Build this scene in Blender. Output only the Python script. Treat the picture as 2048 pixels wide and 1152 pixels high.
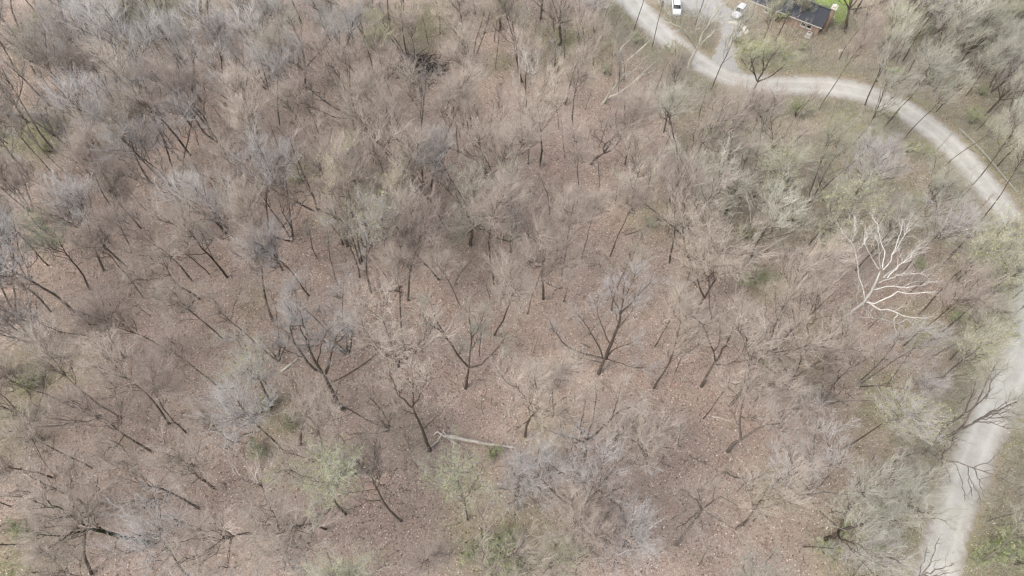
import bpy, math, random
import numpy as np
from mathutils import Vector, Matrix, Quaternion

SC = bpy.context.scene
COL = SC.collection
R_ = math.radians
for o in list(bpy.data.objects):
    bpy.data.objects.remove(o)

# ------------------------------------------------------------------ camera, sky, sun, exposure
CAM_H, PITCH, FPX = 95.0, R_(60), 2048 * 24 / 36.0
cam_d = bpy.data.cameras.new('camera'); cam_d.lens = 24; cam_d.sensor_width = 36
cam_d.clip_start = 0.5; cam_d.clip_end = 6000
cam = bpy.data.objects.new('camera', cam_d); COL.objects.link(cam)
cam.location = (0, 0, CAM_H); cam.rotation_euler = (math.pi / 2 - PITCH, 0, 0)
SC.camera = cam
SUN_EL, SUN_AZ = R_(52), R_(245)          # azimuth clockwise from +Y: light from behind, to the side
world = bpy.data.worlds.new('World'); SC.world = world; world.use_nodes = True
nt = world.node_tree
bg = nt.nodes['Background']; bg.inputs[1].default_value = 0.15
sky = nt.nodes.new('ShaderNodeTexSky'); sky.sky_type = 'NISHITA'; sky.sun_disc = False
sky.sun_elevation = SUN_EL; sky.sun_rotation = SUN_AZ
sky.air_density = 1.0; sky.dust_density = 4.0; sky.ozone_density = 1.0
hs_ = nt.nodes.new('ShaderNodeHueSaturation'); hs_.inputs['Saturation'].default_value = 0.5   # thin cloud whitens the sky
nt.links.new(sky.outputs[0], hs_.inputs['Color']); nt.links.new(hs_.outputs[0], bg.inputs[0])
sd = bpy.data.lights.new('sun', 'SUN'); sd.energy = 0.75; sd.angle = R_(32); sd.color = (1.0, 0.95, 0.88)
sun = bpy.data.objects.new('sun', sd); COL.objects.link(sun)
sv = Vector((math.sin(SUN_AZ) * math.cos(SUN_EL), math.cos(SUN_AZ) * math.cos(SUN_EL), math.sin(SUN_EL)))
sun.rotation_euler = sv.to_track_quat('Z', 'Y').to_euler()
SC.view_settings.view_transform = 'Standard'; SC.view_settings.look = 'None'
SC.view_settings.exposure = 1.09; SC.view_settings.gamma = 1.0; SC.view_settings.use_curve_mapping = False
SC.render.engine = 'CYCLES'
SC.cycles.use_denoising = True; SC.cycles.denoiser = 'OPENIMAGEDENOISE'; SC.cycles.denoising_input_passes = 'RGB_ALBEDO_NORMAL'; SC.cycles.denoising_prefilter = 'NONE'; SC.cycles.pixel_filter_type = 'BLACKMAN_HARRIS'; SC.cycles.filter_width = 1.4
SC.cycles.max_bounces = 5; SC.cycles.diffuse_bounces = 3; SC.cycles.glossy_bounces = 2

rng = np.random.default_rng(7)
random.seed(7)

# ------------------------------------------------------------------ photograph pixel <-> world point
CP, SP = math.cos(PITCH), math.sin(PITCH)
def at(u, v, z=0.0):
    x = (u - 1024) / FPX; y = (576 - v) / FPX
    d = np.array([x, CP + y * SP, -SP + y * CP])
    t = (z - CAM_H) / d[2]
    return np.array([d[0] * t, d[1] * t, z])
def to_px(p):
    p = np.asarray(p, float); q = p - np.array([0, 0, CAM_H])
    dep = q[..., 1] * CP - q[..., 2] * SP
    up = q[..., 1] * SP + q[..., 2] * CP
    return np.stack([1024 + FPX * q[..., 0] / dep, 576 - FPX * up / dep], -1)

# ------------------------------------------------------------------ materials
def new_mat(name):
    m = bpy.data.materials.new(name); m.use_nodes = True
    n = m.node_tree.nodes; b = n['Principled BSDF']
    b.inputs['Roughness'].default_value = 0.9
    b.inputs['Specular IOR Level'].default_value = 0.15
    return m, m.node_tree, b
def ramp(t, stops, fac):
    r = t.nodes.new('ShaderNodeValToRGB')
    while len(r.color_ramp.elements) < len(stops): r.color_ramp.elements.new(0.5)
    for e, (p, c) in zip(r.color_ramp.elements, stops):
        e.position = p; e.color = (*c, 1)
    t.links.new(fac, r.inputs[0]); return r.outputs[0]
def noise(t, scale, detail=4, rough=0.6, coord=None, dist=0.0):
    n = t.nodes.new('ShaderNodeTexNoise'); n.inputs['Scale'].default_value = scale
    n.inputs['Detail'].default_value = detail; n.inputs['Roughness'].default_value = rough
    n.inputs['Distortion'].default_value = dist
    if coord is not None: t.links.new(coord, n.inputs['Vector'])
    return n.outputs['Fac']
def mix(t, fac, a, b, mode='MIX'):
    m = t.nodes.new('ShaderNodeMix'); m.data_type = 'RGBA'; m.blend_type = mode
    for s, x in ((m.inputs['Factor'], fac), (m.inputs['A'], a), (m.inputs['B'], b)):
        if hasattr(x, 'is_output'): t.links.new(x, s)
        elif isinstance(x, (int, float)): s.default_value = x
        else: s.default_value = (*x, 1)
    return m.outputs['Result']
def math_n(t, op, a, b=0.0):
    m = t.nodes.new('ShaderNodeMath'); m.operation = op
    for s, x in ((m.inputs[0], a), (m.inputs[1], b)):
        if hasattr(x, 'is_output'): t.links.new(x, s)
        else: s.default_value = x
    return m.outputs[0]
def coord(t, which='Object'):
    c = t.nodes.new('ShaderNodeTexCoord'); return c.outputs[which]
def bump(t, b, h, strength, dist=0.02):
    n = t.nodes.new('ShaderNodeBump'); n.inputs['Strength'].default_value = strength
    n.inputs['Distance'].default_value = dist
    t.links.new(h, n.inputs['Height']); t.links.new(n.outputs[0], b.inputs['Normal'])

def bark_mat(name, dark, mid, pale, scale=3.0):
    m, t, b = new_mat(name); c = coord(t)
    n1 = noise(t, scale, 6, 0.7, c); n2 = noise(t, scale * 0.35, 3, 0.6, c)
    base = ramp(t, [(0.3, dark), (0.55, mid), (0.72, pale)], n1)
    oi = t.nodes.new('ShaderNodeObjectInfo').outputs['Random']
    k = math_n(t, 'ADD', math_n(t, 'MULTIPLY', oi, 0.5), 0.75)
    hs = t.nodes.new('ShaderNodeHueSaturation'); t.links.new(k, hs.inputs['Value'])
    t.links.new(mix(t, math_n(t, 'MULTIPLY', n2, 0.5), base, mid), hs.inputs['Color'])
    t.links.new(hs.outputs[0], b.inputs['Base Color'])
    bump(t, b, noise(t, scale * 5, 4, 0.7, c), 0.6, 0.03)
    return m
def twig_mat(name, c1, c2, var=0.35):
    m, t, b = new_mat(name); c = coord(t)
    n1 = noise(t, 0.9, 3, 0.6, c)
    base = ramp(t, [(0.35, c1), (0.65, c2)], n1)
    oi = t.nodes.new('ShaderNodeObjectInfo').outputs['Random']
    k = math_n(t, 'ADD', math_n(t, 'MULTIPLY', oi, var), 1 - var / 2)
    hs = t.nodes.new('ShaderNodeHueSaturation'); t.links.new(k, hs.inputs['Value'])
    t.links.new(base, hs.inputs['Color']); t.links.new(hs.outputs[0], b.inputs['Base Color'])
    return m
M = {}
M['bark'] = bark_mat('dark_bark', (0.045, 0.036, 0.028), (0.11, 0.09, 0.072), (0.23, 0.205, 0.175))
M['bark_grey'] = bark_mat('grey_bark', (0.07, 0.06, 0.05), (0.15, 0.13, 0.11), (0.3, 0.28, 0.25))
M['bark_ivy'] = bark_mat('mossy_bark', (0.015, 0.025, 0.012), (0.035, 0.045, 0.022), (0.1, 0.1, 0.06))
def brown_foot(m, z0, z1, col):
    t = m.node_tree; b = t.nodes['Principled BSDF']; src = b.inputs['Base Color'].links[0].from_socket
    sx = t.nodes.new('ShaderNodeSeparateXYZ'); t.links.new(coord(t), sx.inputs[0])
    f = t.nodes.new('ShaderNodeMapRange'); f.inputs['From Min'].default_value = z0; f.inputs['From Max'].default_value = z1
    t.links.new(math_n(t, 'ADD', sx.outputs[2], math_n(t, 'MULTIPLY', noise(t, 0.8, 4, 0.7, coord(t)), 3.0)), f.inputs['Value'])
    t.links.new(mix(t, f.outputs[0], col, src), b.inputs['Base Color'])
M['bark_white'] = bark_mat('pale_sycamore_bark', (0.26, 0.24, 0.2), (0.52, 0.51, 0.47), (0.7, 0.69, 0.66), 2.6)
brown_foot(M['bark_white'], 6.5, 10.5, (0.13, 0.11, 0.09))
M['bark_cream'] = bark_mat('cream_sycamore_bark', (0.34, 0.32, 0.24), (0.58, 0.56, 0.46), (0.68, 0.66, 0.58), 1.6)
M['tw_grey'] = twig_mat('grey_twigs', (0.36, 0.34, 0.322), (0.49, 0.465, 0.44))
M['tw_tan'] = twig_mat('tan_twigs', (0.365, 0.312, 0.26), (0.52, 0.455, 0.39))
M['tw_brown'] = twig_mat('brown_twigs', (0.3, 0.25, 0.215), (0.44, 0.375, 0.325))
M['tw_green'] = twig_mat('green_grey_twigs', (0.355, 0.345, 0.28), (0.5, 0.485, 0.41))
M['tw_white'] = twig_mat('pale_twigs', (0.42, 0.38, 0.33), (0.56, 0.53, 0.48))
M['bud_green'] = twig_mat('fresh_buds', (0.26, 0.31, 0.12), (0.42, 0.46, 0.21))
M['bud_yellow'] = twig_mat('yellow_green_buds', (0.34, 0.345, 0.16), (0.5, 0.5, 0.29))
M['grass'] = twig_mat('spring_grass', (0.23, 0.26, 0.09), (0.38, 0.41, 0.18))
M['dry_leaf'] = twig_mat('dry_tan_leaves', (0.4, 0.28, 0.18), (0.6, 0.45, 0.33))
M['log_pale'] = bark_mat('bleached_log', (0.42, 0.37, 0.31), (0.62, 0.57, 0.5), (0.74, 0.7, 0.64))

def simple_mat(name, c1, c2, scale=4, rough=0.8, spec=0.2, metal=0.0):
    m, t, b = new_mat(name)
    t.links.new(ramp(t, [(0.3, c1), (0.7, c2)], noise(t, scale, 5, 0.6, coord(t))), b.inputs['Base Color'])
    b.inputs['Roughness'].default_value = rough; b.inputs['Specular IOR Level'].default_value = spec
    b.inputs['Metallic'].default_value = metal
    return m

# ------------------------------------------------------------------ object helpers
def mesh_from(name, V, F, smooth=True):
    V = np.asarray(V, np.float32); F = np.asarray(F, np.int32)
    me = bpy.data.meshes.new(name)
    me.vertices.add(len(V)); me.vertices.foreach_set('co', V.ravel())
    k = F.shape[1]
    me.loops.add(F.size); me.loops.foreach_set('vertex_index', F.ravel())
    me.polygons.add(len(F)); me.polygons.foreach_set('loop_start', np.arange(0, F.size, k, dtype=np.int32))
    if smooth: me.polygons.foreach_set('use_smooth', np.ones(len(F), bool))
    me.update(calc_edges=True)
    return me
def link(name, data, mat=None, parent=None):
    o = bpy.data.objects.new(name, data); COL.objects.link(o)
    if mat is not None:
        if len(data.materials) == 0: data.materials.append(mat)
        if data.materials[0] is not mat:
            o.material_slots[0].link = 'OBJECT'; o.material_slots[0].material = mat
    if parent is not None: o.parent = parent
    return o
def thing(name, label, cat, loc=(0, 0, 0), group=None):
    o = bpy.data.objects.new(name, None); COL.objects.link(o); o.location = loc
    o.empty_display_size = 0.3
    o['label'] = label; o['category'] = cat
    if group: o['group'] = group
    return o
def tag(o, label=None, cat=None, group=None, kind=None):
    for k, v in (('label', label), ('category', cat), ('group', group), ('kind', kind)):
        if v: o[k] = v
    return o
class Mb:
    """collects boxes and prisms for one mesh (polygons of any size)"""
    def __init__(s): s.v = []; s.f = []
    def box(s, c, e, X=(1, 0, 0), Y=(0, 1, 0), Z=(0, 0, 1)):
        X, Y, Z, c = (np.array(a, float) for a in (X, Y, Z, c)); b = len(s.v)
        for i in (-1, 1):
            for j in (-1, 1):
                for k in (-1, 1): s.v.append(c + X * i * e[0] / 2 + Y * j * e[1] / 2 + Z * k * e[2] / 2)
        for q in ((0, 1, 3, 2), (4, 6, 7, 5), (0, 4, 5, 1), (2, 3, 7, 6), (0, 2, 6, 4), (1, 5, 7, 3)): s.f.append([b + i for i in q])
        return s
    def loft(s, rings, cap=True):
        b = len(s.v); n = len(rings[0])
        for r in rings: s.v += [np.array(p, float) for p in r]
        for i in range(len(rings) - 1):
            for j in range(n):
                s.f.append([b + i * n + j, b + i * n + (j + 1) % n, b + (i + 1) * n + (j + 1) % n, b + (i + 1) * n + j])
        if cap:
            s.f.append([b + j for j in range(n)][::-1]); s.f.append([b + (len(rings) - 1) * n + j for j in range(n)])
        return s
    def build(s, name, mat, parent=None, smooth=False):
        me = bpy.data.meshes.new(name); me.from_pydata([tuple(p) for p in s.v], [], s.f); me.update()
        if smooth:
            for p in me.polygons: p.use_smooth = True
        return link(name, me, mat, parent)

# ------------------------------------------------------------------ the road, driveway and clearings (world lines)
ROAD_PX = [(1215, -60), (1247, -15), (1290, 32), (1330, 72), (1372, 106), (1415, 134), (1460, 155), (1510, 167), (1560, 171), (1610, 171),
           (1660, 174), (1710, 182), (1760, 198), (1810, 222), (1850, 248), (1890, 279), (1930, 320), (1968, 366), (2004, 412), (2034, 462),
           (2055, 520), (2066, 580), (2062, 650), (2046, 710), (2008, 785), (1972, 850), (1944, 920), (1920, 990), (1896, 1070), (1876, 1152), (1864, 1230), (1858, 1330)]
def smooth_line(P, n):
    P = np.array(P); out = []
    for i in range(len(P) - 1):
        p0, p1, p2, p3 = P[max(i - 1, 0)], P[i], P[i + 1], P[min(i + 2, len(P) - 1)]
        for t in np.linspace(0, 1, n, endpoint=False):
            out.append(0.5 * ((2 * p1) + (p2 - p0) * t + (2 * p0 - 5 * p1 + 4 * p2 - p3) * t * t + (3 * p1 - p0 - 3 * p2 + p3) * t ** 3))
    out.append(P[-1]); return np.array(out)
ROAD = smooth_line([at(u, v)[:2] for u, v in ROAD_PX], 8)
DRIVE = smooth_line([at(u, v)[:2] for u, v in [(1452, 150), (1448, 118), (1458, 90), (1463, 62), (1455, 38), (1425, 20), (1400, 8), (1370, 0), (1340, -20)]], 8)
def dist_line(P, L):
    P = np.atleast_2d(P); d = np.full(len(P), 1e9)
    for i in range(0, len(L) - 1):
        a, b = L[i], L[i + 1]; ab = b - a
        t = np.clip(((P - a) @ ab) / (ab @ ab + 1e-9), 0, 1)
        d = np.minimum(d, np.hypot(*(P - a - t[:, None] * ab).T))
    return d
HA = at(1633, 72)[:2]; HB = at(1592, 56)[:2]
HE = (HB - HA) / np.linalg.norm(HB - HA)            # along the house, away from its gable end
HN = np.array([HE[1], -HE[0]]);  HN = HN if HN[1] > 0 else -HN
HL, HD = 14.5, 4.8
HC = HA + HE * HL / 2 + HN * HD / 2

def value_noise(P, scale, seed):
    r = np.random.default_rng(seed); G = r.random((64, 64))
    q = np.atleast_2d(P) / scale; i = np.floor(q).astype(int); f = q - i; f = f * f * (3 - 2 * f)
    g = lambda a, b: G[a % 64, b % 64]
    return (g(i[:, 0], i[:, 1]) * (1 - f[:, 0]) * (1 - f[:, 1]) + g(i[:, 0] + 1, i[:, 1]) * f[:, 0] * (1 - f[:, 1])
            + g(i[:, 0], i[:, 1] + 1) * (1 - f[:, 0]) * f[:, 1] + g(i[:, 0] + 1, i[:, 1] + 1) * f[:, 0] * f[:, 1])
def fbm(P, scale, seed):
    return (value_noise(P, scale, seed) + 0.5 * value_noise(P, scale / 2.1, seed + 1) + 0.25 * value_noise(P, scale / 4.3, seed + 2)) / 1.75
ROAD_C = ROAD[::3]; DRIVE_C = DRIVE[::3]
def flat_mask(P):
    d = np.minimum(dist_line(P, ROAD_C) - 4.5, dist_line(P, DRIVE_C) - 4.0)
    d = np.minimum(d, np.hypot(*(np.atleast_2d(P) - HC).T) - 17)
    t = np.clip(d / 9, 0, 1); return t * t * (3 - 2 * t)
def ground_z(P):
    P = np.atleast_2d(P)
    return ((fbm(P, 22, 3) - 0.5) * 1.6 + (fbm(P, 5, 9) - 0.5) * 0.35) * flat_mask(P)

# ------------------------------------------------------------------ ground
GREEN_PX = [(300, 10, 130, .8), (90, 90, 45, .6), (60, 270, 70, .8), (200, 260, 50, .5), (620, 330, 45, .6), (850, 50, 80, .7), (1150, 90, 90, .9), (1000, 130, 40, .5), (1350, 120, 45, 1), (1230, 40, 60, .9),
            (1490, 100, 60, .9), (1590, 205, 50, .9), (1700, 235, 60, .9), (1760, 250, 60, .9), (1860, 285, 50, .8), (1000, 1105, 70, 1), (950, 1080, 50, .7), (60, 760, 65, .9), (15, 860, 45, .8),
            (1800, 830, 70, .9), (1800, 970, 70, .8), (1760, 1100, 80, .8), (1985, 1090, 90, 1), (2010, 900, 60, .6), (1850, 655, 45, .9), (2000, 300, 90, .9), (1950, 250, 60, .9), (1880, 90, 80, 1), (1990, 40, 110, 1),
            (1100, 860, 35, .5), (555, 830, 40, .6), (1600, 380, 60, .7), (1310, 425, 50, .7), (1380, 380, 40, .6), (1530, 560, 35, .8), (1600, 740, 50, .6), (1640, 680, 40, .6), (1560, 990, 40, .6),
            (30, 1130, 50, .7), (90, 1130, 40, .5), (500, 600, 35, .3), (930, 480, 40, .3), (1900, 660, 60, .6), (1950, 560, 60, .5), (1540, 270, 50, .5), (700, 170, 40, .4), (1720, 60, 60, .7), (1640, 140, 60, .5), (820, 870, 30, .3), (1560, 120, 60, .7)]
GW = [(at(u, v)[:2], r / 9.5, s) for u, v, r, s in GREEN_PX]
LAWN_PX = [(1606, -8), (1640, 9), (1668, 30), (1672, 52), (1690, 40), (1704, 20), (1704, -5), (1700, -40), (1600, -40)]
LAWN = np.array([at(u, v)[:2] for u, v in LAWN_PX])
def in_poly(P, Q):
    P = np.atleast_2d(P); c = np.zeros(len(P), bool); j = len(Q) - 1
    for i in range(len(Q)):
        a, b = Q[i], Q[j]
        hit = ((a[1] > P[:, 1]) != (b[1] > P[:, 1])) & (P[:, 0] < (b[0] - a[0]) * (P[:, 1] - a[1]) / (b[1] - a[1] + 1e-12) + a[0])
        c ^= hit; j = i
    return c
def green_at(P):
    P = np.atleast_2d(P); g = np.zeros(len(P))
    for c, r, s in GW:
        g = np.maximum(g, s * np.exp(-((P - c) ** 2).sum(1) / (r * r)))
    rd = dist_line(P, ROAD_C)
    g = np.maximum(g, 0.75 * np.exp(-((rd - 5.0) / 3.0) ** 2))
    side = (P[:, 0] > 30) & (P[:, 1] > 62)                 # beyond the bend everything is greener
    g = np.where(side, np.maximum(g, 0.45), g)
    return np.clip(g * (0.45 + 1.1 * fbm(P, 6, 21)), 0, 1)

def axis_coords(lo, hi, step, far):
    inner = np.arange(lo, hi + step / 2, step); out = []; s = step; x = hi
    while x < far: s *= 1.45; x += s; out.append(x)
    left = []; s = step; x = lo
    while x > -far: s *= 1.45; x -= s; left.append(x)
    return np.array(left[::-1] + list(inner) + out)
gx = axis_coords(-130, 130, 1.15, 2500); gy = axis_coords(-5, 150, 1.15, 2500)
GX, GY = np.meshgrid(gx, gy, indexing='ij'); GP = np.stack([GX.ravel(), GY.ravel()], 1)
near = (np.abs(GP[:, 0]) < 160) & (GP[:, 1] > -40) & (GP[:, 1] < 190)
gz = np.zeros(len(GP)); gz[near] = ground_z(GP[near])
gg = np.full(len(GP), 0.3); gg[near] = green_at(GP[near])
nx, ny = len(gx), len(gy)
ii = (np.arange(nx - 1)[:, None] * ny + np.arange(ny - 1)[None]).ravel()
GF = np.stack([ii, ii + ny, ii + ny + 1, ii + 1], 1)
me = mesh_from('ground', np.column_stack([GP, gz]), GF)
at_g = me.attributes.new('green', 'FLOAT', 'POINT'); at_g.data.foreach_set('value', gg.astype(np.float32))
m, t, b = new_mat('leaf_litter_floor'); c = coord(t)
n_f = noise(t, 4.2, 6, 0.8, c); n_m = noise(t, 0.55, 4, 0.6, c); n_l = noise(t, 0.09, 4, 0.6, c)
lit = ramp(t, [(0.3, (0.1, 0.068, 0.05)), (0.44, (0.27, 0.195, 0.15)), (0.57, (0.43, 0.335, 0.27)), (0.7, (0.66, 0.57, 0.49))], n_f)
lit = mix(t, math_n(t, 'MULTIPLY', n_m, 0.42), lit, (0.34, 0.225, 0.17))
lit = mix(t, ramp(t, [(0.42, (0, 0, 0)), (0.68, (0.5, 0.5, 0.5))], n_l), lit, (0.34, 0.275, 0.225))
lit = mix(t, ramp(t, [(0.58, (0, 0, 0)), (0.68, (0.6,) * 3)], noise(t, 0.33, 4, 0.65, c, 0.4)), lit, mix(t, 0.6, lit, (0.46, 0.27, 0.2)))
n_p = noise(t, 0.19, 5, 0.65, c); n_d = noise(t, 0.42, 4, 0.7, c, 0.6)
lit = mix(t, ramp(t, [(0.58, (0, 0, 0)), (0.72, (0.5,) * 3)], n_p), lit, (0.22, 0.155, 0.115))
lit = mix(t, ramp(t, [(0.6, (0, 0, 0)), (0.75, (0.65,) * 3)], n_d), lit, (0.43, 0.36, 0.3))
lit = mix(t, ramp(t, [(0.28, (0.5,) * 3), (0.42, (0, 0, 0))], n_d), lit, (0.24, 0.225, 0.13))
grs = ramp(t, [(0.3, (0.145, 0.145, 0.08)), (0.55, (0.255, 0.25, 0.145)), (0.75, (0.37, 0.36, 0.24))], n_f)
ga = t.nodes.new('ShaderNodeAttribute'); ga.attribute_name = 'green'
hd = t.nodes.new('ShaderNodeHueSaturation'); hd.inputs['Saturation'].default_value = 0.86; t.links.new(lit, hd.inputs['Color']); lit = hd.outputs[0]
gf = math_n(t, 'MULTIPLY', ga.outputs['Fac'], ramp(t, [(0.3, (0.5,) * 3), (0.6, (1,) * 3)], noise(t, 0.8, 5, 0.7, c)))
t.links.new(mix(t, gf, lit, grs), b.inputs['Base Color'])
bump(t, b, n_f, 0.9, 0.12)
ground = link('ground', me, m); tag(ground, kind='structure')

def strip(name, line, half, z, mat, edge_noise=0.25, seed=1):
    n = len(line); tn = np.gradient(line, axis=0); tn /= np.linalg.norm(tn, axis=1)[:, None]
    nr = np.column_stack([-tn[:, 1], tn[:, 0]]); V = []; K = 9
    r = np.random.default_rng(seed)
    hw = half if hasattr(half, '__len__') else np.full(n, half)
    for k in range(K):
        s = -1 + 2 * k / (K - 1)
        off = hw * s + (r.normal(0, edge_noise, n) if k in (0, K - 1) else 0)
        p = line + nr * np.reshape(off, (n, 1))
        V.append(np.column_stack([p, np.full(n, z) - (0.0 if 0 < k < K - 1 else z * 0.9)]))
    V = np.stack(V, 1).reshape(-1, 3)
    i = (np.arange(n - 1)[:, None] * K + np.arange(K - 1)[None]).ravel()
    F = np.stack([i, i + 1, i + K + 1, i + K], 1)
    me = mesh_from(name, V, F)
    at_ = me.attributes.new('across', 'FLOAT', 'POINT')
    at_.data.foreach_set('value', np.tile(np.linspace(-1, 1, K), n).astype(np.float32))
    return tag(link(name, me, mat), kind='structure')
m, t, b = new_mat('worn_pale_road'); c = coord(t)
n1 = noise(t, 0.35, 5, 0.65, c); n2 = noise(t, 9, 4, 0.7, c)
base = ramp(t, [(0.32, (0.32, 0.305, 0.27)), (0.55, (0.43, 0.415, 0.375)), (0.72, (0.5, 0.485, 0.445))], n1)
base = mix(t, 0.35, base, ramp(t, [(0.3, (0.26, 0.245, 0.215)), (0.7, (0.52, 0.505, 0.465))], n2))
aa = t.nodes.new('ShaderNodeAttribute'); aa.attribute_name = 'across'
ab = math_n(t, 'ABSOLUTE', aa.outputs['Fac'])
edge = ramp(t, [(0.62, (0, 0, 0)), (0.98, (1, 1, 1))], math_n(t, 'ADD', ab, math_n(t, 'MULTIPLY', math_n(t, 'SUBTRACT', noise(t, 1.3, 5, 0.75, c), 0.5), 0.9)))
base = mix(t, math_n(t, 'MULTIPLY', edge, 0.8), base, (0.25, 0.22, 0.18))
trk = ramp(t, [(0.2, (0, 0, 0)), (0.38, (1, 1, 1)), (0.56, (0, 0, 0))], ab)
base = mix(t, math_n(t, 'MULTIPLY', trk, 0.35), base, (0.54, 0.525, 0.485))
t.links.new(base, b.inputs['Base Color']); bump(t, b, n2, 0.4, 0.03)
rl = np.concatenate([[0], np.cumsum(np.linalg.norm(np.diff(ROAD, axis=0), axis=1))])
strip('road', ROAD, 2.85 + 0.25 * np.sin(rl * 0.11), 0.05, m, 0.28, 1)
m2 = simple_mat('gravel_drive', (0.28, 0.27, 0.25), (0.4, 0.385, 0.36), 3, 0.95)
hw = 2.0 + 2.6 * np.clip((np.arange(len(DRIVE)) / len(DRIVE) - 0.45) * 4, 0, 1) + 1.5 * np.clip(1 - np.arange(len(DRIVE)) / 10, 0, 1)
strip('driveway', DRIVE, hw, 0.035, m2, 0.2, 2)
m3, t, b = new_mat('mown_lawn'); c = coord(t)
t.links.new(ramp(t, [(0.3, (0.14, 0.2, 0.045)), (0.6, (0.22, 0.29, 0.075)), (0.8, (0.3, 0.35, 0.13))], noise(t, 1.5, 6, 0.75, c)), b.inputs['Base Color'])
bump(t, b, noise(t, 12, 3, 0.7, c), 0.6, 0.05)
lb = Mb(); lb.v = [np.array([*p, 0.03]) for p in LAWN]; lb.f = [list(range(len(LAWN)))[::-1]]
lawn = lb.build('lawn', m3); tag(lawn, kind='structure')

# ------------------------------------------------------------------ strands: the geometry of trunks, limbs and twigs
def strands(P, Rr, sides=3):
    """P (N,K,3) centre lines, Rr (N,K) radii; the last point closes to a tip.  -> verts, tris"""
    P = np.asarray(P, float); N, K, _ = P.shape
    T = np.gradient(P, axis=1); T /= np.linalg.norm(T, axis=2, keepdims=True) + 1e-9
    ref = np.where(np.abs(T[:, :1, 2:3]) < 0.8, np.array([0, 0, 1.0]), np.array([1.0, 0, 0]))
    A = np.cross(T, np.broadcast_to(ref, T.shape)); A /= np.linalg.norm(A, axis=2, keepdims=True) + 1e-9
    B = np.cross(T, A)
    th = np.arange(sides) * 2 * math.pi / sides
    ring = P[:, :-1, None] + Rr[:, :-1, None, None] * (A[:, :-1, None] * np.cos(th)[None, None, :, None] + B[:, :-1, None] * np.sin(th)[None, None, :, None])
    V = np.concatenate([ring.reshape(N, -1, 3), P[:, -1:]], 1); per = V.shape[1]
    f = []
    for k in range(K - 2):
        for j in range(sides):
            a = k * sides + j; b2 = k * sides + (j + 1) % sides
            f += [(a, b2, b2 + sides), (a, b2 + sides, a + sides)]
    for j in range(sides):
        f.append(((K - 2) * sides + j, (K - 2) * sides + (j + 1) % sides, per - 1))
    F = (np.array(f)[None] + (np.arange(N) * per)[:, None, None]).reshape(-1, 3)
    return V.reshape(-1, 3), F
def merge(parts):
    Vs, Fs, o = [], [], 0
    for V, F in parts:
        if len(V) == 0: continue
        Vs.append(V); Fs.append(F + o); o += len(V)
    return np.concatenate(Vs), np.concatenate(Fs)
def unit(a): return a / (np.linalg.norm(a, axis=-1, keepdims=True) + 1e-9)
def children(P, Rr, n, t0, t1, length, ang, up, bend, K, r, rr=0.55, rmin=0.006, rmax=9, wob=0.05, taper=0.55):
    N, Kp, _ = P.shape
    tt = r.uniform(t0, t1, (N, n)); s = tt * (Kp - 1); i = np.minimum(s.astype(int), Kp - 2); f = s - i
    idx = np.repeat(np.arange(N), n); i = i.ravel(); f = f.ravel()[:, None]
    p0 = P[idx, i] * (1 - f) + P[idx, i + 1] * f
    tan = unit(P[idx, i + 1] - P[idx, i])
    rad = Rr[idx, i] * (1 - f[:, 0]) + Rr[idx, i + 1] * f[:, 0]
    w = r.normal(size=(N * n, 3)); w -= (w * tan).sum(1, keepdims=True) * tan; w = unit(w)
    a = (ang + r.normal(0, 0.18, N * n))[:, None]
    d = unit(tan * np.cos(a) + w * np.sin(a) + np.array([0, 0, up]))
    L = (length * (1 - 0.45 * (tt.ravel() - t0) / max(t1 - t0, 1e-6)) * r.uniform(0.65, 1.3, N * n))[:, None]
    q = []
    for k in range(K):
        x = k / (K - 1)
        q.append(p0 + d * L * x + np.array([0, 0, 1.0]) * L * bend * x * x + (r.normal(0, wob, (N * n, 3)) * L * (1 if k else 0)))
    C = np.stack(q, 1)
    r0 = np.clip(rad * rr, rmin, rmax)
    Rn = r0[:, None] * np.linspace(1, taper, K)[None]
    return C, Rn
def line_pts(pts, K, wob, r):
    pts = np.asarray(pts, float); seg = np.concatenate([[0], np.cumsum(np.linalg.norm(np.diff(pts, axis=0), axis=1))])
    s = np.linspace(0, seg[-1], K); out = np.stack([np.interp(s, seg, pts[:, k]) for k in range(3)], 1)
    out[1:-1] += r.normal(0, wob, (K - 2, 3)); return out
def twigs_from(B, RB, r, n2, l2, n3, l3, n4, l4, up=0.25, rad=(0.0145, 0.0095), leaf=None):
    """three more orders of branching; returns crown geometry and twig tips"""
    L2, R2 = children(B, RB, n2, 0.15, 1.0, l2, 0.6, up, 0.12, 4, r, 0.6, 0.018, 0.034, 0.035)
    L3, R3 = children(L2, R2, n3, 0.1, 1.0, l3, 0.5, up, 0.1, 3, r, 0.7, rad[0] * 0.85, rad[0] * 1.2, 0.03)
    L4, R4 = children(L3, R3, n4, 0.1, 1.0, l4, 0.5, up, 0.05, 2, r, 0.7, rad[1] * 0.85, rad[1] * 1.1, 0.03)
    return [strands(L2, R2, 4), strands(L3, R3, 3), strands(L4, R4, 3)], L4
def crown_mesh(B1, R1, twigs, sides=4):
    bv, bf = strands(B1, R1, sides); V, F = merge([(bv, bf)] + twigs)
    me = mesh_from('crown', V, F, smooth=False); ix = np.zeros(len(F), np.int32); ix[:len(bf)] = 1
    me.materials.append(M['tw_grey']); me.materials.append(M['bark'])
    me.polygons.foreach_set('material_index', ix); return me
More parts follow.
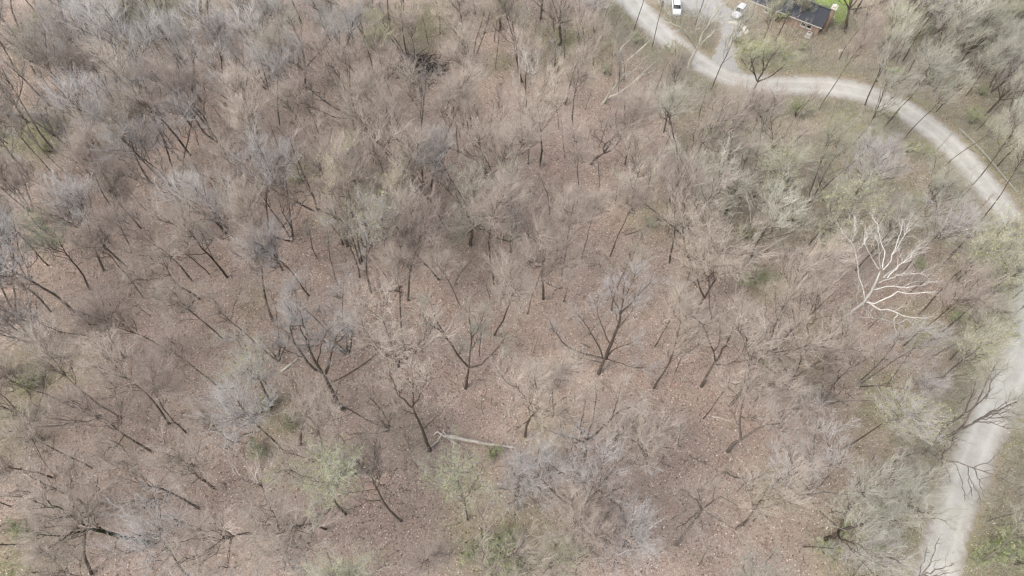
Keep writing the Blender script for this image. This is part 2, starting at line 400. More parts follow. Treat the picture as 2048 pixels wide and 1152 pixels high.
def leaf_mesh(tips, r, size, n):
    idx = r.integers(0, len(tips), n); p = tips[idx, -1] * 0.8 + tips[idx, 0] * 0.2 + r.normal(0, 0.06, (n, 3))
    a = unit(r.normal(size=(n, 3))); b2 = unit(np.cross(a, r.normal(size=(n, 3)))); s = r.uniform(0.6, 1.4, (n, 1)) * size
    nrm = np.cross(a, b2) * s * 0.25
    V = np.stack([p - a * s, p - b2 * s * 0.55 + nrm, p + a * s, p + b2 * s * 0.55 + nrm], 1).reshape(-1, 3)
    k = np.arange(n)[:, None] * 4
    F = np.concatenate([k + np.array([[0, 1, 2]]), k + np.array([[0, 2, 3]])])
    return V, F

# ------------------------------------------------------------------ prototype bare trees (shared mesh data)
def proto_tree(seed, h, form):
    r = np.random.default_rng(seed); trunks = []; tr_r = []
    def stem(p0, d, L, r0, K=8, wob=0.12):
        d = np.array(d, float); pts = [np.array(p0, float)]; d = d / np.linalg.norm(d)
        for k in range(1, K):
            d = d + np.append(r.normal(0, wob, 2), 0.06); d /= np.linalg.norm(d); pts.append(pts[-1] + d * L / (K - 1))
        return np.array(pts), r0 * np.linspace(1, 0.2, K)
    az0 = r.uniform(0, 6.28)
    if form == 'single':
        P, Q = stem((0, 0, -0.3), (0, 0, 1), h * 0.9, 0.165, 8, 0.06); trunks.append((P, Q))
        nl, lo = 10, 0.44
    elif form == 'slender':
        P, Q = stem((0, 0, -0.3), (0, 0, 1), h * 0.95, 0.115, 8, 0.055); trunks.append((P, Q))
        nl, lo = 9, 0.56
    elif form == 'forked':
        P, Q = stem((0, 0, -0.3), (0, 0, 1), h * 0.3, 0.24, 5, 0.07); Q = np.linspace(0.24, 0.19, 5); trunks.append((P, Q))
        for k in range(int(r.integers(2, 4))):
            a = az0 + k * 2.3; e = r.uniform(0.3, 0.55)
            trunks.append(stem(P[-1] - (0, 0, 0.15), (math.cos(a) * e, math.sin(a) * e, 1), h * 0.6, 0.15, 7, 0.09))
        nl, lo = 6, 0.2
    elif form == 'multi':
        for k in range(int(r.integers(3, 5))):
            a = az0 + k * 1.8; e = r.uniform(0.15, 0.4)
            trunks.append(stem((0.25 * math.cos(a), 0.25 * math.sin(a), -0.3), (math.cos(a) * e, math.sin(a) * e, 1), h * 0.9, 0.13, 8, 0.07))
        nl, lo = 5, 0.38
    else:   # spreading
        P, Q = stem((0, 0, -0.3), (0, 0, 1), h * 0.34, 0.27, 5, 0.07); Q = np.linspace(0.27, 0.21, 5); trunks.append((P, Q))
        for k in range(5):
            a = az0 + k * 1.26 + r.normal(0, 0.2); e = r.uniform(0.6, 1.1) if k else 0.15
            trunks.append(stem(P[-1] - (0, 0, 0.2 + 0.2 * k), (math.cos(a) * e, math.sin(a) * e, 0.9), h * 0.55, 0.14, 7, 0.1))
        nl, lo = 5, 0.22
    limbs = []
    stems = trunks if form in ('single', 'slender', 'multi') else trunks[1:]
    for P, Q in stems:
        wide = {'single': 0.36, 'slender': 0.2, 'forked': 0.3, 'multi': 0.24, 'spreading': 0.28}[form]
        C, Rn = children(P[None], Q[None], nl, lo, 0.97, h * wide, 0.75, 0.35, 0.25, 6, r, 0.5, 0.03, 0.075, 0.035, 0.3)
        limbs.append((C, Rn))
    LC = np.concatenate([c for c, _ in limbs]); LR = np.concatenate([q for _, q in limbs])
    # the stems' own upper ends branch too
    top = np.stack([line_pts(P[int(len(P) * 0.6):], 6, 0.01, r) for P, _ in stems]); topR = np.full(top.shape[:2], 0.06)
    B0 = np.concatenate([LC, top]); R0 = np.concatenate([LR, topR])
    nb = 7 if len(B0) < 16 else 6 if len(B0) < 24 else 5
    B1, R1 = children(B0, R0, nb, 0.22, 1.0, h * 0.125, 0.7, 0.3, 0.18, 4, r, 0.6, 0.022, 0.05, 0.05, 0.45)
    B1 = np.concatenate([B1, np.stack([line_pts(c[3:], 4, 0.02, r) for c in LC])]); R1 = np.concatenate([R1, np.full((len(LC), 4), 0.035)])
    n2 = max(2, int(128 / len(B1)))
    crown, tips = twigs_from(B1, R1, r, n2, 2.5, 5, 1.6, 3, 0.95)
    tv = merge([strands(P[None], Q[None], 7) for P, Q in trunks] + [strands(LC, LR, 5)])
    return tv, crown_mesh(B1, R1, crown), tips
FORMS = ['single'] * 7 + ['slender'] * 4 + ['forked'] * 3 + ['multi'] * 3 + ['spreading'] * 2
PROTO = []
for k, fm in enumerate(FORMS):
    h = 18.0
    tv, cm, tips = proto_tree(100 + k, h, fm)
    tm = mesh_from('trunk', *tv); tm.materials.append(M['bark'])
    r = np.random.default_rng(500 + k)
    bm_ = None
    if k in (1, 4, 8, 12, 15):
        bm_ = mesh_from('young_leaves', *leaf_mesh(tips, r, 0.06, 2600), smooth=False); bm_.materials.append(M['bud_green'])
    PROTO.append((fm, h, tm, cm, bm_))

# ------------------------------------------------------------------ label writing: every tree is told by look and by landmarks
LANDMARKS = [(1700, 655, 'the white sycamore'), (275, 1083, 'the ivy-clad trunk'), (960, 885, 'the bleached log'), (850, 140, 'the brush pile'),
             (1052, 300, 'the white birches'), (1640, 65, 'the house'), (1350, 20, 'the driveway car'), (1505, 200, 'the bend-side tree'), (932, 775, 'the yellowish tree'),
             (1200, 745, 'the wide-limbed tree'), (688, 818, 'the thick-trunked tree'), (1850, 920, 'the overhanging trees'), (797, 485, 'the leaning pole'),
             (385, 560, 'the many-forked tree'), (1210, 200, 'the cream sycamore'), (205, 140, 'the lone birch'), (1358, 345, 'the fan-shaped tree'), (1005, 1110, 'the green shrubs'),
             (1405, 1020, 'the pale-crooked tree'), (40, 760, 'the mossy patch'), (1640, 455, 'the dark log'), (2000, 380, 'the guard rail'), (1860, 115, 'the wooden platform'), (85, 95, 'the green bush')]
LMW = np.array([(u, v) for u, v, _ in LANDMARKS], float)
ORD = ['first', 'second', 'third', 'fourth', 'fifth', 'sixth', 'seventh', 'eighth', 'ninth', 'tenth', 'eleventh', 'twelfth', 'thirteenth', 'fourteenth', 'fifteenth', 'sixteenth', 'seventeenth', 'eighteenth', 'nineteenth', 'twentieth']
def write_labels(items, noun):
    """items: list of (object, ground px, description)"""
    groups = {}
    for o, p, desc in items:
        d = np.hypot(*(LMW - p).T); a = int(np.argmin(d)); v = p - LMW[a]; v = v / (np.linalg.norm(v) + 1e-6)
        best = None
        for j in range(len(LMW)):
            if j == a: continue
            w = LMW[j] - LMW[a]; dl = np.linalg.norm(w); w = w / dl
            for sgn, word in ((1, 'toward'), (-1, 'away from')):
                sc = sgn * (v @ w) - 0.0002 * dl - (0.12 if sgn < 0 else 0)
                if best is None or sc > best[0]: best = (sc, j, word)
        groups.setdefault((a, best[1], best[2]), []).append((d[a], o, desc))
    for (a, j, word), L in groups.items():
        L.sort(key=lambda x: x[0])
        for k, (_, o, desc) in enumerate(L):
            o['label'] = f'{desc} {noun}, {ORD[min(k, 19)]} from {LANDMARKS[a][2]} {word} {LANDMARKS[j][2]}'

# ------------------------------------------------------------------ hand-shaped trees: limbs traced and set at their own heights
CUSTOM_AT = []
def parse(s):
    return np.array([at(*map(float, w.split(','))) for w in s.split()])
def custom_tree(name, label, trunk, limbs, bark, twig, r0, seed, twr=(3, 5, 5), l1=2.4, nb=6, l2=1.5, buds=None, group=None, twig_n=1.0):
    r = np.random.default_rng(seed)
    T = parse(trunk); base = T[0].copy(); base[2] = float(ground_z(base[:2])[0]) - 0.05
    T[0, 2] = base[2] - 0.2
    root = thing(name, label, 'tree', tuple(base), group)
    r0 *= 0.75; P = line_pts(T, 9, 0.03, r)[None] - base
    Q = np.linspace(r0, r0 * 0.55 if len(limbs) else 0.04, 9)[None]; Q[0, 0] *= 1.25
    V, F = strands(P, Q, 9)
    link('trunk', mesh_from('trunk', V, F), M[bark], root)
    Ls, Rs = [], []
    for s, ra in limbs:
        L = parse(s) - base; n = 10; L = line_pts(L, n, 0.07, r); ra = ra * {'bark_white': 0.85, 'bark_cream': 1.6}.get(bark, 1.02); q = np.linspace(ra, max(0.025, ra * 0.25), n)
        link('limb', mesh_from('limb', *strands(L[None], q[None], 6)), M[bark], root)
        Ls.append(L); Rs.append(q)
    Ls = np.stack(Ls); Rs = np.stack(Rs)
    B1, R1 = children(Ls, Rs, nb, 0.3, 1.0, l1, 0.7, 0.25, 0.12, 4, r, 0.5, 0.03, 0.07, 0.06, 0.5)
    B1 = np.concatenate([B1, np.stack([line_pts(c[6:], 4, 0.02, r) for c in Ls])]); R1 = np.concatenate([R1, np.full((len(Ls), 4), 0.04)])
    crown, tips = twigs_from(B1, R1, r, twr[0], l2 * 1.2, twr[1], 1.3, max(2, twr[2] - 2), 0.75)
    cm_ = crown_mesh(B1, R1, crown); cm_.materials[0] = M[twig]; cm_.materials[1] = M[bark]
    link('crown', cm_, M[twig], root)
    if buds:
        link('young_leaves', mesh_from('young_leaves', *leaf_mesh(tips, r, 0.07, buds[1]), smooth=False), M[buds[0]], root)
    CUSTOM_AT.append(base[:2])
    return root

custom_tree('white_sycamore_tree', 'big bone-white leafless sycamore with crooked spreading limbs', '1645,690,0 1668,660,3.5 1690,634,6.5 1712,618,8.3 1729,603,10.2 1745,580,12.6 1756,556,15 1762,538,16.5', [
    ('1729,603,10.2 1731,590,10.8 1727,571,12 1715,545,13.6 1715,525,14.6 1710,501,15.6 1705,482,16.4 1687,472,17 1676,447,18', .12),
    ('1715,527,14.6 1700,520,15 1681,513,15.6', .07), ('1705,482,16.4 1708,465,17.4 1712,443,18.6', .05),
    ('1714,503,15.4 1727,488,16.4 1735,471,17.6', .06), ('1713,610,8.6 1713,590,9.6 1718,565,11.5', .07),
    ('1758,538,16 1743,514,17.5 1729,493,18.8 1729,469,20', .08), ('1761,536,16.4 1758,515,17.8 1758,495,19 1753,473,20.5', .07),
    ('1765,536,16 1769,501,18 1758,471,19.6 1753,439,21', .1), ('1766,540,16 1781,523,17 1783,510,17.6 1800,488,18.8 1818,447,20.5', .11),
    ('1783,510,17.4 1792,493,18.2 1806,443,20.4', .07), ('1766,556,14.6 1805,525,16.4 1840,489,18.2 1857,478,19', .12),
    ('1775,556,14.8 1792,538,15.8 1831,502,17.8', .09), ('1758,566,13.9 1779,556,14.3 1800,547,14.8 1827,548,15 1846,548,15.2', .1),
    ('1746,580,12.6 1770,574,12.8 1814,573,13 1844,571,13.3 1872,560,14', .11),
    ('1733,604,10.2 1746,609,10 1770,599,10.8 1796,583,11.8 1820,589,11.8 1857,583,12.4 1887,586,12.6', .13),
    ('1735,603,10.2 1761,621,9.4 1781,617,9.8 1794,625,9.5 1814,636,9.2 1848,635,9.4 1870,640,9.5', .15),
    ('1814,637,9.2 1848,656,8.6 1866,669,8.3', .07), ('1794,625,9.5 1789,636,8.8 1790,651,8.2 1792,664,7.6 1788,678,7', .08),
    ('1814,637,9.2 1800,648,8.6 1764,639,8.6 1719,634,8.4', .09)], 'bark_white', 'tw_white', .36, 11, (2, 3, 3), 2.0, 5, 1.3)
custom_tree('cream_sycamore_tree', 'cream barked leafless tree with sinuous limbs sweeping toward the road', '1203,212,0 1212,198,1.2 1220,182,3', [
    ('1214,196,1.4 1237,187,2.6 1255,174,4 1271,160,5.6 1295,136,8.6 1317,118,11', .13), ('1224,180,3 1237,163,5 1241,140,8 1240,120,10.5 1238,100,12.6 1255,82,14.5 1271,67,16', .14),
    ('1237,163,5 1252,148,7 1254,122,10 1280,98,13 1302,78,15', .11), ('1222,180,3 1228,160,5.2 1226,148,6.6 1203,130,9', .08),
    ('1250,152,6.5 1270,140,8 1285,120,10.5 1300,108,12', .09), ('1241,120,10.5 1232,90,13.6 1236,65,16', .08), ('1262,168,4.8 1285,150,7 1310,140,8.5', .08)], 'bark_cream', 'tw_green', .42, 12, (2, 4, 4), 2.0)
custom_tree('cream_sycamore_tree', 'tall pale limbed tree at the driveway mouth before the white cars', '1376,134,0 1382,118,2.4 1393,98,5.6 1400,82,8', [
    ('1400,82,8 1408,63,10.6 1420,43,13.5 1431,25,16 1440,0,19', .14), ('1396,95,6 1410,80,8.2 1425,66,10 1442,53,12', .11),
    ('1408,63,10.6 1423,46,13 1450,31,15 1468,29,15.4', .1), ('1393,98,5.6 1380,78,8.6 1364,57,11.6 1355,38,14.2 1328,21,16.5', .12),
    ('1396,90,6.8 1392,62,11 1398,30,15.5 1390,5,19', .12), ('1364,57,11.6 1340,45,13.2 1325,42,13.6', .08), ('1431,25,16 1450,8,18.5 1462,-8,20', .08),
    ('1423,44,13.2 1455,40,14 1478,42,14', .08), ('1398,30,15.5 1412,10,18 1418,-10,20', .08)], 'bark_cream', 'tw_white', .42, 13, (2, 5, 4), 2.2)
custom_tree('forked_tree', 'low forked tree with three dark limbs and yellowish grey crown', '931,778,0 934,758,2.4 938,735,5', [
    ('938,735,5 916,712,7 891,672,10.5 880,655,12 868,630,14 860,600,16.5', .17), ('938,735,5 940,700,8 942,680,10 942,655,12 938,635,14 940,605,16.5', .18),
    ('942,700,8 948,690,8.8 958,678,10 964,665,11', .1), ('942,680,10 952,665,11.4 962,648,13 970,620,15.5', .1),
    ('938,735,5 962,729,5.6 985,708,7.6 1000,690,9.2 1012,668,11.4', .15), ('891,672,10.5 872,655,12 850,645,13 838,620,15', .1), ('918,714,6.8 920,700,7.8', .07)], 'bark', 'tw_green', .33, 21, (4, 6, 5), 2.2)
custom_tree('wide_tree', 'wide tree with low dark limbs reaching out and one upright leader', '1197,750,0 1202,731,2 1211,718,3.4', [
    ('1211,718,3.4 1222,690,6.4 1230,665,9 1240,630,12.4 1246,600,15 1250,560,18.2', .26), ('1211,718,3.4 1180,713,3.8 1150,702,4.8 1128,686,6.4 1112,664,8.6 1094,632,11.5', .17),
    ('1205,718,3.4 1196,690,6.2 1185,670,8.2 1172,650,10.2 1150,622,12.8', .13), ('1213,714,3.8 1230,698,5.2 1260,687,6.4 1275,676,7.6', .11),
    ('1222,690,6.4 1207,660,9.4 1195,625,12.8 1192,600,15', .11), ('1240,628,12.6 1265,605,14.6 1290,575,17 1310,555,18.6', .13),
    ('1240,628,12.6 1228,600,15 1215,565,18', .1), ('1246,600,15 1262,570,17.5 1275,535,20', .1), ('1215,718,3.4 1240,726,2.9 1260,734,2.6 1300,736,3', .08),
    ('1203,726,2.6 1170,717,3.2 1150,715,3.4 1126,708,4', .08), ('1230,665,9 1250,640,11.4 1280,600,15', .1)], 'bark', 'tw_grey', .38, 22, (4, 6, 5), 2.3)
custom_tree('thick_tree', 'thick dark trunk forking into four heavy limbs with pale grey crown', '688,820,0 671,797,2.6 658,768,5.6 645,746,8', [
    ('645,746,8 634,728,9.6 620,700,12.2 610,660,15.6 600,618,19', .2), ('652,747,7.8 660,715,10.6 668,692,12.6 672,675,14.2 700,645,17', .17), ('650,742,8.2 656,725,9.8 663,700,12', .09),
    ('645,746,8 625,735,9 610,715,10.8 590,690,13 582,662,15.6 583,628,18.6', .18), ('582,662,15.6 586,650,16.6 596,638,17.6', .09), ('634,728,9.6 640,690,13.2 652,663,15.6 684,640,18', .13),
    ('668,692,12.6 690,670,14.6 712,652,16.4', .09), ('620,700,12.2 600,650,16.5 568,605,20', .11), ('610,715,10.8 580,705,11.6 555,690,12.8', .09)], 'bark', 'tw_grey', .42, 23, (4, 6, 5), 2.4)
custom_tree('curved_tree', 'curved dark trunk forking high beside the pale log', '860,903,0 853,884,2.4 845,858,5.6 832,830,8.8 824,815,10.6', [
    ('824,815,10.6 805,797,12.4 790,775,14.8 778,742,18', .13), ('824,815,10.6 826,795,12.8 828,768,15.6 822,735,18.6', .12), ('826,812,10.8 840,792,13 850,768,15.6 856,738,18.6', .12),
    ('845,858,5.6 865,840,7.6 882,822,9.6 905,800,12', .1), ('832,830,8.8 815,822,9.6 795,815,10', .07)], 'bark', 'tw_tan', .33, 24, (4, 5, 5), 2.2)
custom_tree('crooked_tree', 'crooked dark tree with a long limb pointing toward the wide-limbed tree', '1150,952,0 1165,926,3.2 1172,905,5.6 1172,880,8.4', [
    ('1172,880,8.4 1161,862,10 1163,845,11.8 1166,828,13.4 1172,800,16', .14), ('1172,880,8.4 1195,866,9.6 1224,838,12.2 1244,818,14 1270,812,14.2 1297,806,14.6', .17), ('1172,884,8 1145,878,8.4 1122,872,8.8 1096,860,9.8', .12),
    ('1172,880,8.4 1185,845,12 1190,810,15.4 1196,778,18.2', .14), ('1166,868,9.4 1150,845,11.6 1130,818,14', .1), ('1124,873,8.8 1122,855,10.4 1126,840,11.8', .06), ('1170,905,5.6 1130,918,4.4 1085,902,5.6', .09), ('1224,838,12.2 1235,800,15.6 1240,770,18', .09)], 'bark', 'tw_tan', .36, 25, (4, 6, 5), 2.2)
custom_tree('leaning_tree', 'leaning dark tree with white broken twigs at its fork', '1402,774,0 1414,750,2.6 1428,727,5.2', [
    ('1428,727,5.2 1436,716,6.2 1446,700,7.8 1454,684,9.4 1461,665,11.2 1475,640,13.4', .16), ('1428,727,5.2 1457,729,4.6 1490,722,5 1520,712,5.8', .1), ('1430,722,5.8 1427,705,8 1420,685,10 1407,651,13.4 1388,632,15.2', .13),
    ('1407,651,13.4 1380,630,15.4 1370,622,16', .06), ('1461,665,11.2 1490,645,12.6 1510,630,13.6', .09), ('1427,705,8 1440,680,10.4 1440,640,14.6', .09), ('1420,687,10 1395,675,11 1372,668,11.4', .06)], 'bark', 'tw_tan', .3, 26, (4, 5, 4), 2.2)
custom_tree('overhanging_tree', 'large grey tree leaning over the road with sweeping upper branches', '1846,905,0 1866,890,2.8 1884,878,5 1915,862,8.6 1947,845,12', [
    ('1947,845,12 1975,830,14.8 2010,812,17.8 2040,800,20', .16), ('1866,886,3.2 1890,854,6.4 1930,826,10.6 1971,798,14.6 1990,770,17', .16), ('1930,855,10.2 1965,835,13.4 2000,812,16.8 2028,795,19', .12), ('1947,845,12 1985,846,13.6 2015,858,14.2', .1),
    ('1960,838,13.4 2000,835,15.6 2020,838,16.2', .09), ('1915,862,8.6 1950,812,13 1975,760,17 2000,715,20.5', .14), ('1971,798,14.6 1985,760,18 2010,730,20', .09), ('1930,826,10.6 1945,790,13.6 1952,760,16', .1), ('1884,878,5 1905,882,6 1908,868,7.2', .07), ('1975,830,14.8 2015,822,17 2036,826,17.6', .09)], 'bark_grey', 'tw_green', .36, 27, (3, 4, 4), 2.4, 7)
custom_tree('overhanging_tree', 'smaller forked tree beside the road with bare limbs across the pale surface', '1846,956,0 1862,940,2.4 1879,920,5.4', [
    ('1879,920,5.4 1864,908,6 1850,896,6.6', .09), ('1881,918,5.6 1891,902,7.4 1890,892,8.2 1874,880,9', .1), ('1891,902,7.4 1907,888,9 1906,874,10.2', .07), ('1881,919,5.5 1912,924,6.4 1947,936,7 1980,944,7.8 2030,969,8.6', .12),
    ('1905,924,6.2 1920,945,6 1927,975,5.6 1931,1000,5', .07), ('1936,933,6.8 1938,960,6.4 1945,996,5.6', .07), ('1947,936,7 1958,960,6.8 1966,990,6.2', .06), ('1882,922,5.4 1895,940,5 1904,965,4.4', .06), ('1947,936,7 1975,925,8.4 2000,905,10', .07), ('1938,955,6.5 1955,985,5.8 1962,1000,5.4', .05)], 'bark_grey', 'tw_green', .26, 28, (2, 3, 3), 1.6, 5, 1.1)
custom_tree('overhanging_tree', 'low bare tree stretching over the near end of the road', '1812,1180,0 1846,1152,4.2', [
    ('1846,1152,4.2 1870,1141,5.8 1889,1135,7 1917,1125,8.8', .1), ('1840,1156,3.8 1860,1130,6.2 1868,1100,8.6 1882,1070,11', .1), ('1846,1152,4.2 1880,1150,6 1910,1142,7.6', .07), ('1835,1160,3.2 1850,1110,7.6 1856,1085,9.6', .07)], 'bark_grey', 'tw_green', .2, 29, (2, 3, 3), 1.6, 5, 1.1)
custom_tree('roadside_forked_tree', 'stout forked tree on the inner edge of the road bend', '1500,207,0 1507,181,3.6 1515,164,6', [
    ('1515,164,6 1530,157,7.2 1545,150,8.4 1575,125,12', .18), ('1515,164,6 1509,149,8.2 1505,130,10.8 1500,100,14.6', .14), ('1515,164,6 1526,143,9.2 1525,120,12.4 1530,92,16', .15), ('1526,143,9.2 1545,110,13.8 1560,90,16', .1), ('1509,149,8.2 1490,128,11 1478,108,13.4', .09)], 'bark', 'tw_green', .36, 30, (4, 6, 5), 2.4, 6, 1.5, ('bud_yellow', 5000))
custom_tree('ivy_covered_tree', 'leaning dark trunk thickly clad in ivy with a fanned crown', '292,1084,0 262,1078,3.4 233,1071,6.6 200,1061,10 173,1056,12.4', [
    ('173,1056,12.4 143,1031,14.6 117,1015,16.2 85,995,18', .18), ('178,1058,12 133,1071,15 67,1071,19', .13), ('200,1061,10 190,1040,12 185,1020,13.6', .09), ('143,1031,14.6 120,1035,16.4 80,1030,19', .1),
    ('150,1062,13.6 110,1090,16 70,1110,18.5', .1), ('233,1071,6.6 232,1085,6 230,1100,5.6', .06), ('117,1015,16.2 95,1012,18 60,1000,20', .08)], 'bark_ivy', 'tw_tan', .44, 31, (4, 5, 5), 2.3, 6, 1.5)
custom_tree('pale_crooked_tree', 'pale crooked crown seen from above with whitish twisting limbs', '1352,1090,0 1372,1062,3.4 1394,1036,7 1405,1020,9', [
    ('1405,1020,9 1395,1005,10.6 1375,985,12.6 1360,978,13.4', .1), ('1405,1020,9 1390,1030,9.2 1380,1040,9', .09), ('1405,1020,9 1425,1030,10 1450,1045,11 1470,1062,12', .1), ('1405,1020,9 1420,1005,11.4 1440,992,13.4 1480,1015,14 1500,1022,14.4', .1),
    ('1405,1020,9 1400,1000,11.6 1392,975,14.4', .09), ('1450,1045,11 1475,1075,11.6 1478,1082,11.6', .06), ('1390,1030,9.2 1365,1050,9.4 1345,1060,9.6', .07), ('1425,1000,12 1430,970,15', .07)], 'bark_grey', 'tw_tan', .26, 32, (4, 5, 4), 2.0)
GB = 'slender white birches in the wood'
for lab, tr, lb_ in [
    ('slender white birch, nearer of the tall pair below the cream sycamore', '1056,328,0 1059,280,5 1064,235,10.5 1068,180,16.5 1064,122,22', [('1064,235,10.5 1070,205,13.6 1076,180,16', .04), ('1068,180,16.5 1060,150,19.5 1052,120,22', .04), ('1067,165,18 1072,140,20.5 1075,120,22.4', .04)]),
    ('slender white birch, straighter one of the pair beside the brush pile hollow', '1047,290,0 1041,245,5 1040,200,10 1039,150,15.5 1036,100,20.5', [('1040,200,10 1032,180,12.4 1026,160,14.6', .04), ('1039,150,15.5 1045,125,18 1048,105,20', .04)]),
    ('thin white birch alone among grey crowns behind the mossy ground', '214,172,0 207,140,3.8 204,110,7.4 199,70,12 188,32,16.6', [('203,95,9 190,85,10.4 176,80,11.4', .04), ('206,118,6.4 190,114,7 176,116,7', .04), ('199,70,12 206,52,14 210,40,15.4', .03)])]:
    custom_tree('white_birch', lab, tr, lb_, 'bark_white', 'tw_white', .13, 40 + len(CUSTOM_AT), (2, 3, 3), 1.2, 5, 0.9, None, GB)

# ------------------------------------------------------------------ the wood: trunks read off the photograph, then filled between
TRUNKS = """140,103,115,45 178,65,160,28 72,148,50,103 402,205,380,160 455,313,423,247 460,197,443,143 203,295,190,266 266,297,247,260 107,300,73,256 160,222,153,190
300,367,287,340 353,378,323,320 222,380,180,320 380,310,337,256 532,115,548,73 795,253,797,193 757,250,745,187 709,273,692,217 645,325,609,263 752,330,748,300
798,487,762,380 935,415,875,320 856,395,849,293 845,375,825,320 1018,440,1019,310 829,300,827,260 715,373,713,300 935,165,930,120 1079,333,1086,263
1180,330,1217,267 1220,145,1224,83 1330,97,1336,50 1729,212,1719,167 1653,287,1672,230 1629,253,1643,200 1540,390,1556,327
1818,352,1826,317 2010,297,2016,267 385,562,330,485 255,533,200,467 280,455,230,394 260,500,247,430 397,428,357,391 453,554,430,530 103,626,67,590 152,627,87,574
95,530,47,480 180,580,173,544 207,540,200,484 192,678,120,650 30,630,17,614 452,680,407,644 505,520,460,460 398,597,383,580 535,460,519,404 582,477,562,437
729,450,715,404 768,476,752,410 852,457,829,397 690,490,679,451 565,540,552,517 719,555,709,517 725,527,715,450 809,702,775,560 815,600,795,490 742,585,736,557
988,672,1012,577 878,560,859,537 988,570,987,540 941,490,942,450 555,718,552,687 798,737,795,710 1086,600,1097,520 1124,552,1137,450 1163,517,1187,435 1220,512,1240,455
1338,404,1348,384 1378,558,1403,495 1393,628,1432,550 1424,642,1431,584 1340,525,1358,475 1836,630,1900,562 1878,667,1930,614 1950,702,1973,678 1826,470,1850,410 1640,690,1660,677
397,1016,305,978 337,846,295,780 297,898,220,845 182,936,100,895 425,975,393,955 178,1148,175,1101 370,864,386,825 174,1015,170,968 512,1067,490,1057 570,902,512,851
600,890,625,800 803,1042,738,955 705,947,677,908 690,1028,645,990 650,1057,570,1012 580,1117,512,1095 952,990,946,928 1050,872,1070,810 1155,1022,1186,970 1143,1085,1168,1048
1291,920,1300,855 1193,1090,1214,1058 1225,1142,1270,1090 1460,812,1495,775 1456,902,1497,864 1596,1000,1632,955 1650,1079,1740,1052 1758,1062,1763,968 1250,1042,1254,1001 1106,838,1104,805
1358,348,1338,270 1480,310,1500,260 1690,440,1700,390 1560,460,1575,400 1700,560,1722,510 1900,720,1940,685 1930,640,1975,590 1640,585,1668,540 1560,640,1590,590 1545,700,1572,650
60,420,28,370 20,500,0,470 20,200,0,160 320,230,302,190 560,260,546,200 610,180,600,130 680,120,672,60 500,90,490,40 420,60,412,10 270,130,258,80 40,60,28,10 1130,210,1136,150
1150,420,1162,350 1250,330,1268,270 1300,260,1318,205 1420,250,1440,190 1450,430,1470,370 1500,520,1522,465 1740,330,1760,280 1790,420,1812,370 1890,420,1915,370 1120,90,1124,40 1000,60,1000,10 880,70,876,20 780,60,772,10""".split()
HOUSE_KEEP = 8.5
def allowed(p, clear=3.9):
    if dist_line(p, ROAD_C)[0] < clear: return False
    if dist_line(p, DRIVE_C)[0] < 3.6: return False
    q = p - HA; a, b2 = q @ HE, q @ HN
    if -3.5 < a < HL + 3 and -4.5 < b2 < HD + 4: return False
    if in_poly(p, LAWN)[0]: return False
    return True
ROAD_PXL = to_px(np.column_stack([ROAD, np.zeros(len(ROAD))]))
def hides_view(p, px):
    top = to_px([*p, 13.0])
    if 190 < top[1] < 470 and np.hypot(*(ROAD_PXL - top).T).min() < 78 and px[0] < top[0] - 10 and px[1] > 215: return True
    if np.hypot(*(ROAD_PXL - top).T).min() < 52 and (px[1] > 720 or 1170 < px[0] < 1900) and not (1690 < px[0] < 1770): return True
    for c, q in (((1775, 555), 105), ((1260, 130), 75), ((1400, 60), 60), ((1635, 40), 60), ((1000, 1105), 50), ((965, 888), 72), ((835, 140), 78), ((1062, 180), 32), ((1040, 160), 25)):
        if np.hypot(*(top - c)) < q: return True
    return False
spots = []     # (xy, lean vector, photograph px)
for w in TRUNKS:
    bu, bv, tu, tv_ = map(float, w.split(','))
    p = at(bu, bv)[:2]
    zs = np.linspace(2, 14, 49); Q = np.array([at(tu, tv_, z)[:2] - p for z in zs]); k = int(np.argmin(np.hypot(*Q.T) / zs))
    lean = Q[k] / zs[k]; n = np.hypot(*lean); lean = lean * min(1, 0.24 / (n + 1e-9))
    if not allowed(p, 3.2) or hides_view(p, np.array([bu, bv])): continue
    spots.append((p, lean, np.array([bu, bv]), True))
pts = [s[0] for s in spots] + CUSTOM_AT
N_TREES = 318
tries = 0
while len(spots) < N_TREES and tries < 60000:
    tries += 1
    p = np.array([rng.uniform(-112, 112), rng.uniform(6, 122)]); px = to_px([*p, 0.0])
    if not (-20 < px[0] < 2075 and -12 < px[1] < 1230): continue
    md = (6.6 if 260 < px[0] < 1800 else 5.2) * (0.92 if px[0] > 1400 and px[1] < 480 else 1) - 2.2 * min(1, tries / 30000)
    if np.hypot(*(px - (1075, 690))) < 110 or np.hypot(*(px - (1000, 820))) < 80: continue
    if min(np.hypot(*(np.array(pts) - p).T)) < md or not allowed(p) or hides_view(p, px): continue
    spots.append((p, rng.normal(0, 0.07, 2), px, False)); pts.append(p)
TONES = {'tw_grey': 'grey', 'tw_tan': 'tan', 'tw_brown': 'brown', 'tw_green': 'greenish'}
def tone_for(px, r):
    u, v = px
    g = np.exp(-((u - 200) / 420) ** 2 - ((v - 150) / 260) ** 2) * 1.6 + 0.2 + 0.5 * (v < 150)
    gr = 0.14 + 0.45 * (v < 330) * (u < 620) + 1.4 * (u > 1480) * (0.4 + 0.6 * (v < 420 or u > 1750)) + 0.5 * (v < 110)
    tn = 0.9 * (u < 1700) + 0.15; bn = 0.35 * (u < 1650) + 0.05
    w = np.array([g, tn, bn, gr]); w[0] += 0.25 * (u > 1650); w[2] += 0.5 * (u > 1600) * (v > 420)
    return r.choice(['tw_grey', 'tw_tan', 'tw_brown', 'tw_green'], p=w / w.sum())
r = np.random.default_rng(77); items = []
